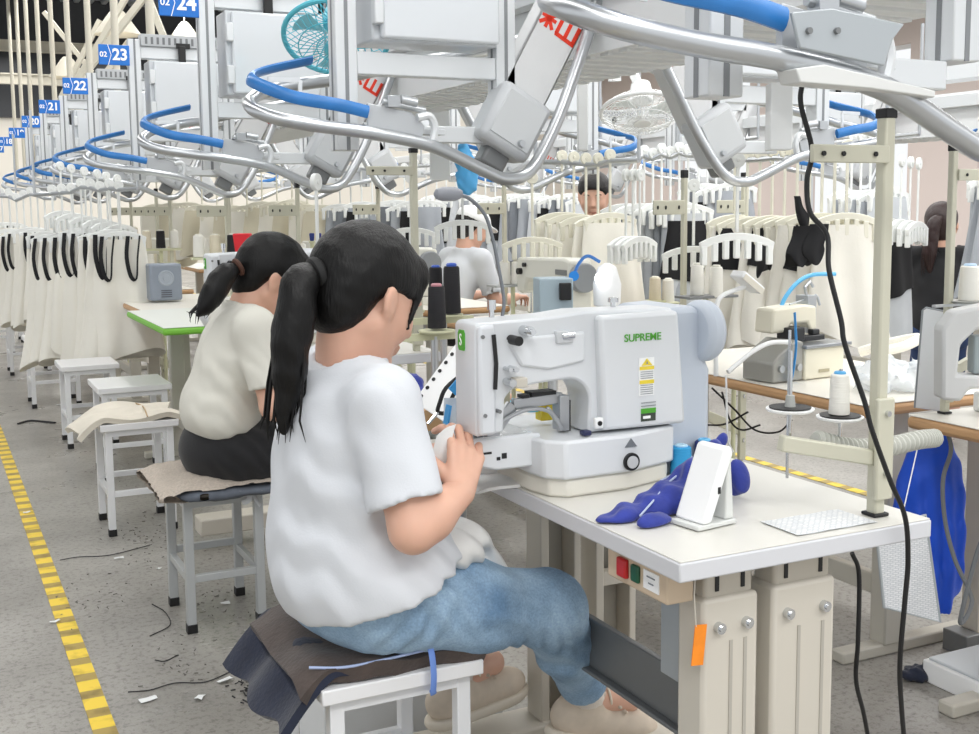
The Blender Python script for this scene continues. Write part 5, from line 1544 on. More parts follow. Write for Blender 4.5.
def grey_black(i, rs):
    return (GG, GL, GG)[i % 3], dict(desc=('grey garment with black lower panel,', 'light grey garment with black sleeve,', 'grey garment,')[i % 3], w0=.22, w1=.34, dep=.13, nf=5, patch=(GB, -.42, -1.2, -.2, .2) if i % 3 == 0 else ((GB, -.1, -.5, -.02, .2) if i % 3 == 1 else None))
def cream_small(i, rs): return (GW, mat('cream_garment', '#dcd5bf', .85))[i % 2], dict(desc=('ivory', 'cream')[i % 2] + ' hanging garment,', w0=.22, w1=.28, dep=.09, nf=4)

cluster(50, 126, 6.9, 6.6, 243, 362, 8, dress_black, 'on the rail above the white stools', 'ivory dresses with black straps', seed=2, turn=.35, rail_lab='steel rail holding the ivory dresses above the stools')
cluster(8, 50, 8.6, 8.2, 240, 326, 6, dress_plain, 'on the second rail, at the far left', 'ivory dresses farther back', seed=3, turn=.35, rail_lab='steel rail of the dresses at the far left')
cluster(-14, 14, 10.2, 9.8, 232, 296, 4, dress_plain, 'on the farthest rail, at the left edge', 'ivory dresses farthest back', seed=4, turn=.35)
cluster(150, 330, 9.6, 8.6, 212, 262, 12, cream_small, 'behind the second worker', 'cream garments behind the second worker', hk='C', seed=5, turn=.2, wsc=1.25)
cluster(335, 432, 8.6, 8.0, 212, 262, 9, grey_top, 'behind the nearest worker head', 'grey garments behind the nearest worker', seed=6, turn=.2)
cluster(432, 588, 9.4, 8.6, 205, 268, 16, grey_top, 'behind the worker in white cap', 'far grey garments in the middle', seed=7, turn=.3, wsc=1.2)
cluster(556, 616, 5.5, 5.3, 229, 340, 5, lambda i, rs: (GW, dict(desc='ivory garment,', w0=.28, w1=.38, dep=.09, nf=5)), 'in front of the stooping man', 'ivory garments before the man', hk='C', seed=8, turn=.5, rail_lab='steel rail in front of the stooping man')
cluster(622, 692, 5.9, 5.7, 218, 322, 8, grey_top, 'right of the stooping man', 'grey garments right of the man', seed=9, turn=.4, rail_lab='steel rail right of the stooping man')
cluster(694, 738, 6.8, 6.6, 198, 290, 5, grey_top, 'behind the left white garments', 'grey garments behind the white ones', seed=10, turn=.3, wsc=1.1)
cluster(728, 852, 4.9, 4.6, 232, 352, 10, ivory_mixed, 'behind the overlock machine', 'ivory garments behind the overlock machine', seed=11, turn=.2, hk='C', rail_lab='steel rail above the overlock machine')
cluster(846, 893, 5.7, 5.5, 205, 340, 5, grey_black, 'left of the worker in black', 'grey and black garments', seed=12, turn=.3, rail_lab='steel rail left of the worker in black', wsc=1.15)
cluster(988, 1006, 5.2, 5.0, 190, 300, 3, lambda i, rs: (GG, dict(desc='grey garment,', w0=.2, w1=.3, dep=.12, nf=4)), 'at the right edge behind the pole', 'grey garments at the right edge', seed=13, turn=.3)
for k, (px, py, d, lab) in enumerate(((738, 160, 4.2, 'empty white clip hanger in front of the ivory garments'), (694, 185, 5.0, 'empty white clip hanger right of the grey garments'), (462, 165, 5.6, 'empty white clip hanger above the worker in white cap'), (532, 178, 5.2, 'empty cream clip hanger left of the stooping man'), (410, 178, 6.2, 'empty white clip hanger above the dark cones'))):
    p = on_d(px, py, d)
    hanger('W' if k != 3 else 'C', (p.x, p.y, p.z), VIEW + .1, lab, None)
p = on_d(316, 182, 3.62)
hanger('W', (p.x, p.y, p.z), VIEW + 1.2, 'white hanger wheel and stem at the dip of the rail between the workers', None)
for k, px in enumerate((60, 71, 84, 97, 106, 117)):
    p = on_d(px, 166 + k*2.6, 6.9 - k*.03)
    hanger('W', (p.x, p.y, p.z), VIEW + 1.1, f'empty white hanger on the blue-banded rail above the dresses, {ORD[k]} from the left', None)
for k, px in enumerate((891, 902, 911, 919)):
    p = on_d(px, 160 + k*1.2, 5.3)
    hanger('W', (p.x, p.y, p.z), VIEW + .9, f'empty white hanger on the rail above the worker in black, {ORD[k]} from the left', None)
for k, px in enumerate((626, 633, 640)):
    p = on_d(px, 175, 5.0)
    hanger('W', (p.x, p.y, p.z), VIEW + .9, f'empty white hanger right of the stooping man, {ORD[k]} from the left', None)

for k, (px, py, d, w_, L_) in enumerate(((803, 226, 4.45, .07, .13), (820, 224, 4.45, .075, .13), (764, 243, 4.4, .05, .09), (797, 196, 4.5, .025, .12))):
    p = on_d(px, py, d)
    garment('black_cloth_piece', ('black cloth piece clipped above the ivory garments, left of two', 'black cloth piece clipped above the ivory garments, right of two', 'small black cloth piece hanging lower, before the ivory garments', 'narrow black cloth strip beside the black cable')[k], 'cloth', tuple(p), VIEW, GB, random.Random(90 + k), w0=w_, w1=w_*1.2, L=L_, dep=.03, nf=3)
# ------------------------------------------------------------------ people farther back
def simple_pose(head, facing, height_neck=.17, lean=0.0, arm=None, standing=True, zfloor=0.0):
    f = unit(np.array(facing)*V(1, 1, 0)); r = np.cross(f, V(0, 0, 1))
    hd = np.array(head); nk = hd - V(0, 0, .105) - f*(.03 + lean*.05)
    ch = nk - V(0, 0, .19) - f*lean*.12; pe = nk - V(0, 0, .47) - f*lean*.35
    J = dict(pelvis=pe, chest=ch, neck=nk, head=hd, face=unit(facing), up=V(0, 0, 1), sR=nk + r*.165 - V(0, 0, .07), sL=nk - r*.165 - V(0, 0, .07))
    J['torso'] = [(ch, (.105, .17, .15)), ((ch + pe)/2, (.105, .155, .16)), (pe + V(0, 0, .03), (.12, .165, .13))]
    J['hem'] = (pe - V(0, 0, .04), V(0, 0, -1)); J['cuffr'] = .066; J['cuffcut'] = .10
    for s, q in (('R', 1), ('L', -1)):
        a = (arm or {}).get(s, (.25, -.0, -.55))
        J['e' + s] = J['s' + s] + f*.06 + r*q*.05 - V(0, 0, .26)
        J['w' + s] = J['e' + s] + f*.20 - r*q*.05 + V(0, 0, a[2]*.0 + .02)
        J['d' + s] = unit(f*.9 - r*q*.3); J['n' + s] = V(0, 0, -1); J['side' + s] = -q if False else 1
    return J, f, r
def add_legs(J, f, r, sit):
    pe = J['pelvis']
    for s, q in (('R', 1), ('L', -1)):
        h_ = pe + r*q*.09 - V(0, 0, .02)
        if sit:
            k_ = h_ + f*.38 - V(0, 0, .03); a_ = V(k_[0], k_[1], .09) - f*.02
        else:
            a_ = V(h_[0], h_[1], .09) + f*.03; k_ = (h_ + a_)/2 + f*.04
        J['h' + s], J['k' + s], J['a' + s], J['t' + s] = h_, k_, a_, f
# stooping man behind the ivory garments
hd = np.array(on_d(594, 196, 6.3))
J, f, r = simple_pose(hd, V(-.55, -.75, -.25), lean=.5)
add_legs(J, f, r, False)
MANHAIR = mat('short_black_hair', '#141010', .5, bump=.3, bscale=90)
person('man in a black t-shirt stooping behind the ivory garments', J, BLACKC, mat('dark_trousers', '#2b2d33', .85), MANHAIR, dict(nape=True, eyes=True), sleeve=.75, h=.011, seed=41, fine=False, shoes=None)
# worker in black, seen from behind
hd = np.array(on_d(941, 226, 6.4))
J, f, r = simple_pose(hd, unit(V(.72, .62, -.12)), lean=.1)
J['pelvis'][2] = max(J['pelvis'][2], .5); add_legs(J, f, r, True)
tl = [hd - f*.105 + V(0, 0, .045), hd - f*.135 + V(0, 0, .02) - r*.03, hd - f*.14 - V(0, 0, .06) - r*.045, hd - f*.14 - V(0, 0, .15) - r*.05, hd - f*.13 - V(0, 0, .25) - r*.045]
person('worker in a black t-shirt with brown ponytail, seen from behind by grey garments', J, BLACKC, mat('blue_jeans_dark', '#2c3f66', .85), HAIRB, dict(tail=tl, tail_r=[.02, .034, .04, .036, .012], tie=(hd - f*.108 + V(0, 0, .042), f, BLACKTIE), wisps=8), sleeve=.8, h=.011, seed=43, fine=False)
# worker with a white cap
hd = np.array(on_d(472, 229, 7.0))
J, f, r = simple_pose(hd, unit(V(.95, .2, -.45)), lean=.5)
J['pelvis'][2] = max(J['pelvis'][2], .5); add_legs(J, f, r, True)
w = person('worker in white cap and white shirt bending over a machine far back', J, SHIRT, BLACKC, MANHAIR, dict(nape=True), sleeve=.8, h=.011, seed=45, fine=False)
fF, fr_, fu = head_frame(J['face'], V(0, 0, 1)); org = np.array(w.location)
cp = SDF(hd - .18, hd + .18, .007); F = np.array([fF, fr_, fu])
cp.ell(hd - fF*.012 + fu*.055, V(.118, .095, .085), F, .01); cp.ell(hd + fF*.11 + fu*.05, V(.065, .075, .010), F, .02); cp.cut(hd + fu*.035, -fu, .003)
sdf_object('cap', [cp], WHITE, w, org, 1)
# seated worker far back at left, only hair and shoulders show
hd = np.array(on_d(305, 222, 9.0))
J, f, r = simple_pose(hd, unit(V(-.9, -.1, -.3)), lean=.3)
J['pelvis'][2] = max(J['pelvis'][2], .5); add_legs(J, f, r, True)
person('far worker with dark hair and pinkish shirt behind the red cloth', J, mat('pinkish_shirt', '#cf9c8c', .8), BLACKC, HAIRB, dict(nape=True), sleeve=.8, h=.011, seed=47, fine=False)
# ------------------------------------------------------------------ more things around the front desk
WCL = mat('white_cloth', '#e6e6e4', .85, var=.02, vscale=10, bump=.1, bscale=120)
# white garment over the lap and hanging beside the desk
s = SDF((.70, 1.72, .46), (1.06, 2.25, .80), .006)
for c, r in (((.83, 1.93, .655), (.10, .11, .045)), ((.90, 2.0, .60), (.09, .12, .055)), ((.90, 2.12, .56), (.07, .10, .09)), ((.80, 1.95, .70), (.05, .07, .06)), ((.955, 1.98, .555), (.05, .09, .04))):
    s.ell(c, r, None, .03)
wrinkle(s, (.86, 1.9, .64), .16, (.7, .1, .6), .05, .007); wrinkle(s, (.93, 2.02, .58), .14, (.8, -.2, .3), .045, .007, 1); wrinkle(s, (.88, 1.95, .6), .2, (.2, .8, .4), .09, .006, 1)
o = sdf_object('white_garment', [s], WCL, None, (.88, 2.0, .5)); o.location = (.88, 2.0, .5)
tag(o, 'white garment lying in the lap of the nearest worker', 'cloth')
# strip held between the hands
hnd = [[on_y(437, 436, 1.80), on_y(446, 428, 1.79), on_y(456, 424, 1.78)], [on_y(432, 455, 1.80), on_y(441, 452, 1.79), on_y(449, 450, 1.785)], [on_y(428, 478, 1.81), on_y(436, 480, 1.80), on_y(442, 482, 1.795)], [on_y(424, 505, 1.82), on_y(434, 512, 1.81), on_y(441, 515, 1.80)]]
ribbon_cloth('cloth_strip', 'white cloth strip held between the hands of the nearest worker', WCL, hnd, thick=.003)
# cloth heaped around the machine bed
s = SDF((.92, 1.88, .755), (1.30, 2.15, .93), .006)
for c, r in (((1.0, 2.03, .80), (.08, .06, .06)), ((1.10, 2.05, .82), (.10, .06, .07)), ((1.20, 2.05, .79), (.07, .06, .05)), ((.97, 2.0, .765), (.05, .06, .03))): s.ell(c, r, None, .03)
wrinkle(s, (1.08, 2.0, .83), .16, (.6, .1, .7), .06, .009); wrinkle(s, (1.0, 2.0, .8), .14, (.8, .3, .2), .05, .008)
s.cut((0, 0, .7615), (0, 0, -1), .002)
o = sdf_object('white_garment', [s], WCL, None, (1.08, 2.02, .7615)); o.location = (1.08, 2.02, .7615)
tag(o, 'white garment heaped on the desk behind the machine bed', 'cloth')
rows_ = [[on_z(475, 478, .764), on_z(500, 470, .766), on_z(535, 466, .766), on_z(556, 470, .763)], [on_z(472, 487, .764) , on_z(500, 480, .768), on_z(530, 476, .768), on_z(552, 478, .764)], [on_z(470, 496, .745), on_z(492, 489, .762) , on_z(520, 486, .763), on_z(545, 484, .763)]]
ribbon_cloth('white_cloth', 'white cloth end on the desk edge under the machine bed', WCL, rows_, thick=.006)
# tilted white board with snips, left of the machine head
bp = [on_y(415, 402, 2.35), on_y(462, 338, 2.35), on_y(520, 372, 2.2), on_y(470, 440, 2.2)]
t = thing('tilted_panel', 'white tilted panel with a row of holes left of the front machine head', 'panel', tuple(bp[0]))
g = [[(bp[0].lerp(bp[1], u)).lerp(bp[3].lerp(bp[2], u), v) - bp[0] for v in (0, .5, 1)] for u in (0, .25, .5, .75, 1)]
pn = MB().sheet(g, .012).build('board', WHITE, t)
nn = (bp[1] - bp[0]).cross(bp[3] - bp[0]).normalized()
if nn.y > 0: nn = -nn
hl = MB()
for i in range(7):
    q = bp[0].lerp(bp[1], .1 + .13*i).lerp(bp[3].lerp(bp[2], .1 + .13*i), .05) - bp[0]
    hl.cyl(q + nn*.004, q + nn*.0075, .0045, n=10)
hl.build('holes', BLACK, pn)
MB().cyl(bp[0].lerp(bp[2], .5) - bp[0], Vector((0.1, 0.05, -(bp[0].z))), .012).build('stem', STEEL, t)
sn = [on_y(x, y, 2.10) for x, y in ((462, 375), (446, 388), (440, 402), (438, 412), (447, 412), (452, 398), (459, 384))]
t = thing('thread_snips', 'black-handled thread snips on the tilted white panel', 'snips', tuple(sn[0]))
MB().tube([q - sn[0] for q in spline(sn, 4, True)], .0045, 8, closed=True).build('handle', BLACK, t)
MB().bar(sn[3] - sn[0], on_y(428, 424, 2.1) - sn[0], .008, .004).build('blade', CHROME, t)
for k, (a, b_, lab) in enumerate((((452, 392), (462, 380), 'blue masking tape piece beside the snip handles'), ((446, 424), (449, 405), 'blue masking tape strip above the fingers'), ((462, 400), (478, 414), 'blue masking tape strip next to the needle bar'))):
    p = on_y(*a, 1.98); q = on_y(*b_, 1.98)
    o = MB().bar(p - p, q - p, .004, .020).build('tape_strip', mat('blue_tape', '#3f9fe0', .5)); o.location = p
    tag(o, lab, 'tape')
p = on_y(457, 412, 2.0)
o = MB().sheet([[on_y(x, y, 2.0) - p for y in (398, 414, 432)] for x in (444, 458, 474)], .003).build('film_sheet', mat('translucent_film', '#dfe8ee', .3, alpha=.7)); o.location = p
tag(o, 'clear plastic film with blue tape above the fingers', 'film')
cloth_heap('navy_cloth', 'dark navy cloth bundle right of the nearest worker chest', NAVY, [((1.06, 2.66, .80), (.06, .05, .05)), ((1.0, 2.62, .785), (.05, .04, .035)), ((1.09, 2.7, .83), (.04, .04, .03))], (.9, 2.54, .74), (1.2, 2.8, .9), h=.006, amp=.004, sc=70, seed=9)
p = on_d(405, 408, 2.75)
MBx = MB().box((-.09, -.06, -.05), (.07, .06, .0)).build('cardboard_box', mat('cardboard', '#b18f68', .7)); MBx.location = p
tag(MBx, 'open brown cardboard box below the navy cloth bundle', 'box')
cb2 = MB().box((-.09, -.05, 0), (.1, .07, .72)).build('grey_cabinet', mat('dark_cabinet', '#6c6f68', .5)); cb2.location = (p.x + .02, p.y, 0)
tag(cb2, 'dark grey cabinet under the cardboard box', 'cabinet')

# lit machine lamp, junction box and plugs beyond the front machine
p = on_d(607, 288, 2.75)
t = thing('machine_lamp', 'small white lamp with lit face and blue stem behind the front machine', 'lamp', tuple(p))
MB().lathe([(.006, .06), (.022, .05), (.034, .01), (.032, -.04), (.02, -.05)], n=20).build('shade', WHITE, t)
MB().lathe([(.0, 0), (.012, .004), (.016, .015), (.012, .026), (.0, .03)], c=(-.03, -.022, .01), n=16).build('bulb', mat('lit_bulb', '#ffffff', .4, emit=6), t)
MB().tube([q - p for q in spline([on_d(x, y, 2.75) for x, y in ((600, 262), (588, 256), (580, 262), (574, 274))], 6)], .004, 8).build('stem', mat('lamp_stem_blue', '#2f6fb5', .4), t)
MB().cyl(on_d(574, 276, 2.75) - p, on_d(574, 276, 2.72) - p, .012, n=14).build('joint', mat('lamp_joint_blue', '#1d86dc', .4), t)
p = on_d(556, 318, 2.7)
t = thing('junction_box', 'blue-grey metal junction box with black plugs behind the machine arm', 'box', tuple(p), rz=-.3)
MB().box((-.045, -.03, .0), (.035, .05, .095)).build('case', mat('junction_blue_grey', '#a3b4bd', .4), t, bevel=.003)
MB().box((.0, -.045, .045), (.028, -.03, .085)).box((.0, -.045, .0), (.03, -.03, .02)).build('plugs', BLACK, t, bevel=.003)
MB().box((-.08, .02, -.012), (.08, .06, .0)).cyl((0, .04, -p.z + .0), (0, .04, -.01), .012).build('bracket', STEEL, t)

# blue bag, paper sleeve and other things under the right-hand table
BAG = mat('blue_nonwoven_bag', '#1553d6', .55, var=.12, vscale=5, bump=.1, bscale=60)
bc = on_d(929, 520, 2.95)
s = SDF((bc.x - .2, bc.y - .2, .2), (bc.x + .2, bc.y + .2, .78), .007)
axr = np.array(RM @ Vector((1, 0, 0)))
b0 = np.array(bc)
for dz, w, dp in ((.14, .07, .04), (.05, .09, .05), (-.06, .095, .055), (-.17, .085, .055)):
    s.ell(b0 + V(0, 0, dz), (w, dp, .11), np.array([axr, np.cross([0, 0, 1], axr), [0, 0, 1]]), .04)
s.warp(lambda X, Y, Z: .0055*np.sin(150*(X*axr[0] + Y*axr[1]) + 6*Z)*np.clip((.72 - Z)/.3, 0.2, 1) + .003*np.sin(60*Z + 90*Y))
o = sdf_object('blue_bag', [s], BAG, None, tuple(bc)); o.location = bc
tag(o, 'bright blue cloth bag hanging under the right-hand table', 'bag')
gt = [on_d(946, 428, 2.85), on_d(951, 450, 2.85), on_d(943, 480, 2.84), on_d(945, 520, 2.83), on_d(955, 560, 2.8), on_d(972, 600, 2.75), on_d(960, 622, 2.7), on_d(975, 560, 2.7), on_d(984, 535, 2.7)]
cable('grey_hose', 'thin grey hose hanging in front of the blue bag', gt, .0055, mat('hose_grey', '#75797c', .5), 'hose')
sp_ = [on_d(876, 530, 2.55), on_d(925, 515, 2.6), on_d(940, 622, 2.6), on_d(884, 607, 2.55)]
t = thing('paper_sleeve', 'printed sheet in a clear plastic sleeve below the desk, before the blue bag', 'paper', tuple(sp_[0]))
g = [[sp_[0].lerp(sp_[1], u).lerp(sp_[3].lerp(sp_[2], u), v) - sp_[0] for v in (0, .33, .66, 1)] for u in (0, .5, 1)]
MB().sheet(g, .002).build('sheet', print_material('sleeve_print', '#eceef0', '#c9cdd2', 55, True), t)
MB().tube([Vector(q - sp_[0]) for q in (sp_[0], sp_[1], sp_[2], sp_[3])], .004, 6, closed=True).build('sleeve_rim', mat('sleeve_grey', '#aeb4b8', .4), t)
MB().tube([Vector((0, 0, 0)) + (sp_[1] - sp_[0])*.5, Vector((2.215, 2.06, .72)) - sp_[0]], .0015, 6).build('cord', WHITE, t)
q1 = on_z(960, 692, 0)
t = thing('white_box', 'shallow white box standing on the floor at the lower right', 'box', (q1.x, q1.y, 0))
MB().box((-.03, -.5, .0), (.40, .10, .06)).build('tray', WHITE, t, bevel=.004)
MB().box((-.02, -.49, .06), (.39, .09, .068)).build('rim', mat('light_grey_plastic', '#c9ced2', .4), t, bevel=.003)
q2 = on_z(968, 650, 0)
t = thing('table_foot', 'beige steel table stand with grey capped foot at the right edge', 'stand', (q2.x, q2.y, 0))
MB().box((-.05, -.04, .0), (.40, .04, .06)).build('foot_bar', BEIGE, t, bevel=.004)
MB().box((-.056, -.043, .0), (-.0, .043, .063)).build('foot_cap', DARKSTEEL, t, bevel=.003)
MB().box((.0, -.03, .06), (.08, .03, .70)).build('column', BEIGE, t, bevel=.004)
pfl = on_z(917, 678, .0)
cloth_heap('cloth_scrap', 'navy and white cloth scrap on the floor before the white box', DNAVY, [((pfl.x, pfl.y, .015), (.05, .03, .018)), ((pfl.x + .03, pfl.y - .02, .012), (.04, .02, .014))], (pfl.x - .1, pfl.y - .1, -.01), (pfl.x + .12, pfl.y + .1, .06), h=.004, amp=.003, sc=90, seed=3, floor_z=.0)
# white machine head and label panel at the right edge
pm = on_d(958, 352, 2.7)
t = thing('edge_machine', 'pale grey curved machine frame cut by the right edge, behind the slim pole', 'machine', tuple(pm), rz=VIEW)
fr = MB(); outer = [(-.045, -.11), (-.05, .06), (-.02, .10), (.06, .115), (.16, .11)]; inner = [(.16, .06), (.03, .055), (-.005, .02), (-.01, -.05), (.16, -.06), (.16, -.085), (.02, -.085), (.0, -.115)]
fr.prism(outer + inner, -.03, .03)
fr.build('frame', mat('pale_frame_grey', '#cfd0d0', .35), t, bevel=.008)
MB().box((.03, -.02, -.05), (.14, .02, .04)).build('head_block', mat('head_block_grey', '#9aa5a8', .4), t, bevel=.004)
MB().cyl((.05, -.031, .085), (.05, -.035, .085), .006, n=12).build('hole', BLACK, t)
pl = on_d(930, 408, 2.95)
t = thing('label_board', 'white upright label board with grey rim before the worker in black', 'board', tuple(pl), rz=VIEW - .2)
MB().prism([(-.038, 0), (.046, -.01), (.040, .25), (-.018, .262), (-.026, .255)], -.004, .004).build('board', mat('label_white', '#e3e6ea', .4), t, bevel=.002)
MB().tube([Vector((-.038, -.002, 0)), Vector((-.026, -.002, .255)), Vector((-.018, -.002, .262)), Vector((.040, -.002, .25))], .003, 6).build('rim', mat('rim_grey', '#8f9499', .4), t)
# clear plastic bag on the brown table
pb_ = on_z(900, 392, .752)
s = SDF(np.array(pb_) - V(.2, .15, .02), np.array(pb_) + V(.25, .25, .12), .007)
for dx, dy_, r in ((.0, .05, (.09, .07, .03)), (.08, .03, (.08, .06, .05)), (.03, .10, (.10, .05, .06))): s.ell(np.array(pb_) + V(dx, dy_, .02), r, None, .02)
s.warp(rumple(4, .008, 60)); s.cut((0, 0, .752), (0, 0, -1), .002)
o = sdf_object('plastic_bag', [s], mat('clear_plastic_bag', '#e9eef2', .25, alpha=.55, bump=.3, bscale=40), None, tuple(pb_)); o.location = pb_
tag(o, 'crumpled clear plastic bag on the brown-edged table', 'bag')
rp = on_d(880, 352, 3.6)
ro = MB().tube([Vector(q) - rp for q in spline([on_d(860, 352, 3.65), on_d(890, 343, 3.6), on_d(918, 338, 3.55), on_d(905, 346, 3.5), on_d(880, 352, 3.5)], 5)], .016, 8).build('cream_cloth_roll', GW); ro.location = rp
tag(ro, 'rolled cream cloth on the far side of the brown-edged table', 'cloth')
# wires under the overlock table
for k, pts in enumerate((((712, 388), (735, 410), (755, 430), (778, 432), (792, 420)), ((722, 392), (730, 420), (742, 430), (760, 425)), ((706, 425), (725, 424), (748, 412)))):
    cable('thin_cable', 'thin black cable looping under the overlock table, ' + ('longest', 'inner loop', 'short straight')[k], [on_y(x, y, 2.75) for x, y in pts], .003)
cable('white_cable', 'white cable hanging under the overlock table corner', [on_y(x, y, 2.6) for x, y in ((726, 375), (727, 420), (728, 440), (733, 452))], .003, WHITE)
# white platform and pedals on the floor by the front stool
t = thing('white_platform', 'low white panel box behind the nearest stool legs', 'box', (1.0, 2.42, 0))
MB().box((-.24, 0, .0), (.22, .2, .155)).build('body', mat('platform_white', '#dfe1e2', .4), t, bevel=.004)
MB().box((-.24, -.008, .155), (.22, .2, .165)).build('lid', WHITE, t, bevel=.003)
up = MB().box((.09, .05, .165), (.22, .07, .29)).build('back_plate', WHITE, t, bevel=.003)
MB().cyl((.155, .05, .27), (.155, .042, .27), .007, n=12).build('bolt', CHROME, up)
t = thing('foot_pedal', 'black foot pedal with hinge at the toe of the nearest shoe', 'pedal', tuple(on_z(676, 728, .08)))
MB().box((-.05, -.05, -.05), (.06, .06, -.035), R=Matrix.Rotation(radians(-8), 3, 'Y')).build('plate', BLACK, t, bevel=.004)
MB().tube([(.0, -.03, -.03), (.03, -.035, .01), (.06, -.03, -.01), (.075, -.03, -.035)], .009, 8).cyl((.01, -.045, -.01), (.01, .045, -.01), .014, n=12).build('hinge', BLACK, t)
MB().cyl((.03, -.046, .01), (.03, -.05, .01), .006, n=10).cyl((.055, -.046, -.008), (.055, -.05, -.008), .006, n=10).build('rivets', CHROME, t)
t = thing('foot_rest', 'beige foot rest bar under the shoe of the nearest worker', 'foot rest', (1.36, 2.06, 0))
MB().box((-.14, -.06, .105), (.16, .07, .12)).build('plate', BEIGE, t, bevel=.003)
MB().box((-.1, -.04, .0), (-.07, .05, .105)).box((.12, -.04, .0), (.15, .05, .105)).build('support', BEIGE, t, bevel=.003)
# floor litter
lit = mat('paper_scrap', '#e4e6e6', .8)
rs = random.Random(5)
for k, (px, py, w_, d_, a, lab) in enumerate(((119, 559, .035, .012, .1, 'small white paper scrap by the yellow tape, nearest'), (165, 405, .0, 0, 0, ''), (59, 405, .04, .02, .4, 'white paper scrap on the floor past the tape'), (159, 405 + 164, .02, .012, .8, 'white paper scrap between the tape and the grey stool'), (225, 681, .04, .02, .3, 'white paper scrap before the nearest stool, right'), (200, 698, .03, .02, 1.0, 'crumpled white scrap before the nearest stool'), (148, 700, .045, .02, .2, 'pale paper scrap before the nearest stool, left'), (236, 653, .04, .015, .5, 'white paper strip beside the nearest stool'), (55, 622, .03, .012, .2, 'white scrap crossing the yellow tape'), (225, 604, .03, .016, .0, 'white scrap under the grey-legged stool'), (27, 513, .03, .012, .3, 'white scrap left of the yellow tape'))):
    if not lab: continue
    p = on_z(px, py, .003)
    c, s_ = cos(a), sin(a)
    g = [[Vector((c*x*w_ - s_*y*d_, s_*x*w_ + c*y*d_, rs.uniform(0, .006))) for y in (-.5, 0, .5)] for x in (-.5, 0, .5)]
    o = MB().sheet(g, .001).build('paper_scrap', lit); o.location = p + Vector((0, 0, .001)); tag(o, lab, 'scrap')
thm = mat('dark_thread', '#2a292b', .8)
for k, (pts, lab) in enumerate(((((150, 636), (170, 625), (165, 612), (152, 604)), 'long loose black thread on the floor left of the grey-legged stool'), (((128, 692), (150, 690), (175, 683), (205, 682), (230, 672)), 'long loose black thread on the floor before the nearest stool'), (((60, 560), (78, 557), (110, 555), (150, 545)), 'loose dark thread on the floor near the cloth-covered stool'), (((18, 424), (30, 421), (45, 422), (55, 423)), 'dark twisted strip on the floor by the far end of the tape'), (((155, 660), (165, 661), (178, 655)), 'short dark thread on the floor, nearest the yellow tape'))):
    c = spline([on_z(x, y, .003) for x, y in pts], 6); p0 = c[0].copy()
    o = MB().tube([q - p0 for q in c], .0016 if k != 3 else .008, 6).build('loose_thread', thm); o.location = p0; tag(o, lab, 'thread')
lint = MB()
for k in range(90):
    p = on_z(rs.gauss(255, 9), rs.gauss(690, 5), .004)
    a = rs.uniform(0, 6.3); l = rs.uniform(.006, .018)
    lint.bar(p, p + Vector((cos(a)*l, sin(a)*l, rs.uniform(0, .008))), .003, .003)
tag(lint.build('lint', thm), 'dark lint and thread clippings on the floor beside the nearest stool', 'lint', kind='stuff')
lint2 = MB()
for k in range(260):
    px, py = rs.choice(((140, 545), (150, 530), (220, 590), (235, 610), (100, 470), (180, 660), (90, 600), (700, 560)))
    p = on_z(px + rs.gauss(0, 22), py + rs.gauss(0, 14), .002)
    a = rs.uniform(0, 6.3); l = rs.uniform(.003, .014)
    lint2.bar(p, p + Vector((cos(a)*l, sin(a)*l, .001)), .002, .002)
tag(lint2.build('lint', mat('mixed_lint', '#77736e', .9)), 'scattered grey lint specks on the concrete around the stools', 'lint', kind='stuff')

# ------------------------------------------------------------------ overhead extras
def make_fan(label, loc, rz, tilt, m, blade_m):
    t = thing('fan', label, 'fan', loc, rz=rz); t.rotation_euler = (tilt, 0, rz)
    g = MB()
    for sgn, dep in ((-1, .045), (1, .045)):
        for k in range(36):
            a = 2*pi*k/36
            g.tube([(.03*cos(a), sgn*dep*1.1, .03*sin(a)), (.12*cos(a), sgn*dep, .12*sin(a)), (.17*cos(a), sgn*.012, .17*sin(a))], .002, 4)
    for r in (.06, .12): g.tube([(r*cos(2*pi*k/32), -.047, r*sin(2*pi*k/32)) for k in range(32)], .0022, 5, closed=True)
    g.tube([(.172*cos(2*pi*k/40), 0, .172*sin(2*pi*k/40)) for k in range(40)], .009, 8, closed=True)
    g.build('guard', m, t)
    b = MB()
    for k in range(3):
        a0 = 2*pi*k/3; gr = []
        for i in range(6):
            r = .03 + .115*i/5
            gr.append([Vector((r*cos(a0 + u*(.5 + .35*i/5)), .018*(u - .5), r*sin(a0 + u*(.5 + .35*i/5)))) for u in (0, .33, .66, 1)])
        b.sheet(gr, .002)
    b.build('blades', blade_m, t)
    MB().cyl((0, -.05, 0), (0, -.056, 0), .035, n=20).build('badge', m, t)
    MB().lathe([(.045, .05), (.05, .08), (.04, .13), (.0, .14)], n=20, R=Matrix.Rotation(-pi/2, 3, 'X')).build('motor', m, t)
    return t
p = on_d(642, 112, 4.9)
make_fan('white wall fan facing down above the stooping man', tuple(p), VIEW, radians(68), WHITE, mat('fan_blade_pale', '#e3e8e6', .3))
o = MB().bar(Vector((0, 0, 0)), on_d(622, 70, 4.95) - p - Vector((0, 0, 0)), .03, .03).box((-.06, .1, .02), (-.02, .14, .3)).build('fan_bracket', WHITE); o.location = p + Vector((0, .03, .12)); tag(o, 'white bracket holding the fan above the stooping man', 'bracket')
p = on_d(336, 38, 3.9)
make_fan('turquoise wire-guarded fan behind the second control box', tuple(p), VIEW, radians(55), mat('turquoise_wire', '#5fc3d6', .4), mat('turquoise_blade', '#9edbe6', .3))
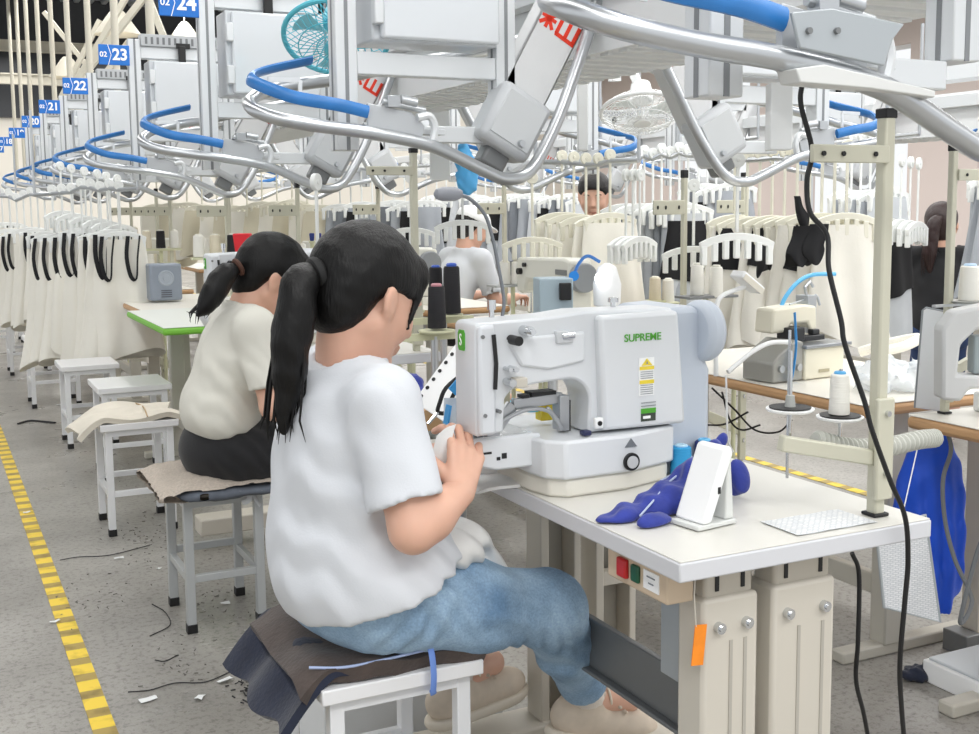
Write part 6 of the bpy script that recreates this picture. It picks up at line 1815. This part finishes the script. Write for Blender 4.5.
# white cable ducts standing up behind
DUCT = mat('white_duct', '#eceeee', .45)
for k, (x0, x1, y0, y1, d, lab) in enumerate(((578, 588, 75, 150, 4.6, 'white slotted upright duct left of the white fan'), (430, 450, 66, 180, 5.6, 'white upright duct under the nearest control box'), (770, 792, 82, 150, 3.0, 'pale upright control casing behind the black cable'), (735, 775, 20, 45, 3.2, 'cardboard-coloured carton above the front track'))):
    a = on_d(x0, y1, d); b_ = on_d(x1, y0, d)
    w_ = (b_ - a).length if False else abs((x1 - x0)/1150*d)
    o = MB().box((0, 0, 0), (w_, .06, b_.z - a.z)).build('upright_duct' if k < 3 else 'carton', DUCT if k != 3 else mat('tan_carton', '#c8b49c', .7), bevel=.003); o.location = a; o.rotation_euler = (0, 0, VIEW); tag(o, lab, 'duct' if k < 3 else 'carton')
# front bolted plate and lower brackets on the first track
a = on_y(800, 20, 1.2)
t = thing('bolted_plate', 'grey bolted steel plate hanging from the front track', 'plate', tuple(a))
poly = [on_y(x, y, 1.2) - a for x, y in ((792, 12), (800, 48), (885, 66), (893, 40), (905, 24), (832, 8))]
MB().prism([(q.x, q.z) for q in poly], 0, .006).build('plate', GREYPANEL, t, bevel=.002)
bt = MB()
for x, y in ((808, 31), (836, 31)):
    q = on_y(x, y, 1.2) - a; bt.cyl((q.x, 0, q.z), (q.x, -.005, q.z), .0045, n=10)
bt.build('bolts', DARKSTEEL, t)
a = on_y(790, 76, 1.22)
pa_ = [on_y(x, y, 1.22) - a for x, y in ((786, 70), (815, 66), (925, 92), (924, 99), (860, 90), (790, 84))]
o = MB().prism([(q.x, q.z) for q in pa_], -.02, .02).build('track_bracket', mat('bracket_white', '#d5d6d4', .4), bevel=.002); o.location = a
tag(o, 'white bracket plate with rusty bolts under the front steel tube', 'bracket')
# hanging blue bag, red bin, small navy and red cloths in the distance
p = on_d(465, 168, 5.2)
cloth_heap('blue_plastic_bag', 'light blue plastic bag hanging behind the gooseneck lamp', mat('sky_blue_film', '#58b3ee', .35), [(np.array(p), (.035, .03, .12)), (np.array(p) + V(.02, 0, -.04), (.045, .03, .07)), (np.array(p) + V(-.01, 0, .1), (.02, .02, .07))], np.array(p) - .25, np.array(p) + .25, h=.008, amp=.006, sc=50, seed=2)
def bin_(px, py, d, w_, h_, m, lab, nm='bin'):
    p = on_d(px, py, d)
    o = MB().prism([(-w_*.38, 0), (w_*.38, 0), (w_*.5, h_), (-w_*.5, h_)], -w_*.35, w_*.35).build(nm, m, bevel=.006); o.location = p; o.rotation_euler = (0, 0, VIEW)
    tag(o, lab, nm)
    t = thing('small_stand', 'thin stand under the ' + lab, 'stand', (p.x, p.y, 0))
    MB().box((-w_*.5, -w_*.4, p.z - .012), (w_*.5, w_*.4, p.z)).build('plate', STANDC, t); MB().cyl((0, 0, 0), (0, 0, p.z - .01), .012).build('post', STANDC, t)
RED = mat('bright_red', '#d81e2c', .5)
bin_(243, 252, 5.6, .085, .09, RED, 'bright red bin above the second machine')
bin_(328, 246, 6.6, .04, .065, RED, 'small red cloth between the two worker heads', 'cloth')
bin_(312, 241, 6.6, .03, .045, mat('royal_blue', '#24357f', .5), 'navy blue bin between the two worker heads, left', 'bin')
bin_(319, 241, 6.6, .03, .045, MATS['royal_blue'], 'navy blue bin between the two worker heads, right', 'bin')
bin_(545, 300, 6.0, .12, .20, mat('mustard_cloth', '#d9a63c', .8), 'mustard yellow cloth hanging past the front machine', 'cloth')
bin_(655, 330, 5.2, .12, .12, mat('tan_bag', '#cfa98a', .6), 'tan cloth bundle under the grey garments', 'cloth')
# led battens under the roof
for k, (px, py, d, lab) in enumerate(((68, 78, 17, 'lit lamp under the roof, lower one beside the small blue signs'), (118, 35, 14, 'lit lamp under the roof, above the second largest sign'), (185, 40, 20, 'lit lamp far behind the largest sign'))):
    p = on_d(px, py, d)
    t = thing('roof_lamp', lab, 'lamp', tuple(p))
    MB().lathe([(.05, .3), (.09, .26), (.26, .02), (.27, 0), (.24, .02), (.08, .22), (.0, .24)], n=24).build('reflector', CREAMST, t)
    MB().lathe([(.0, .03), (.1, .05), (.13, .12), (.07, .2), (.0, .22)], n=16).build('bulb', mat('roof_bulb', '#fff2dd', .4, emit=8), t)
    MB().cyl((0, 0, .28), (0, 0, 5.85 - p.z), .012, n=8).build('rod', CREAMST, t)
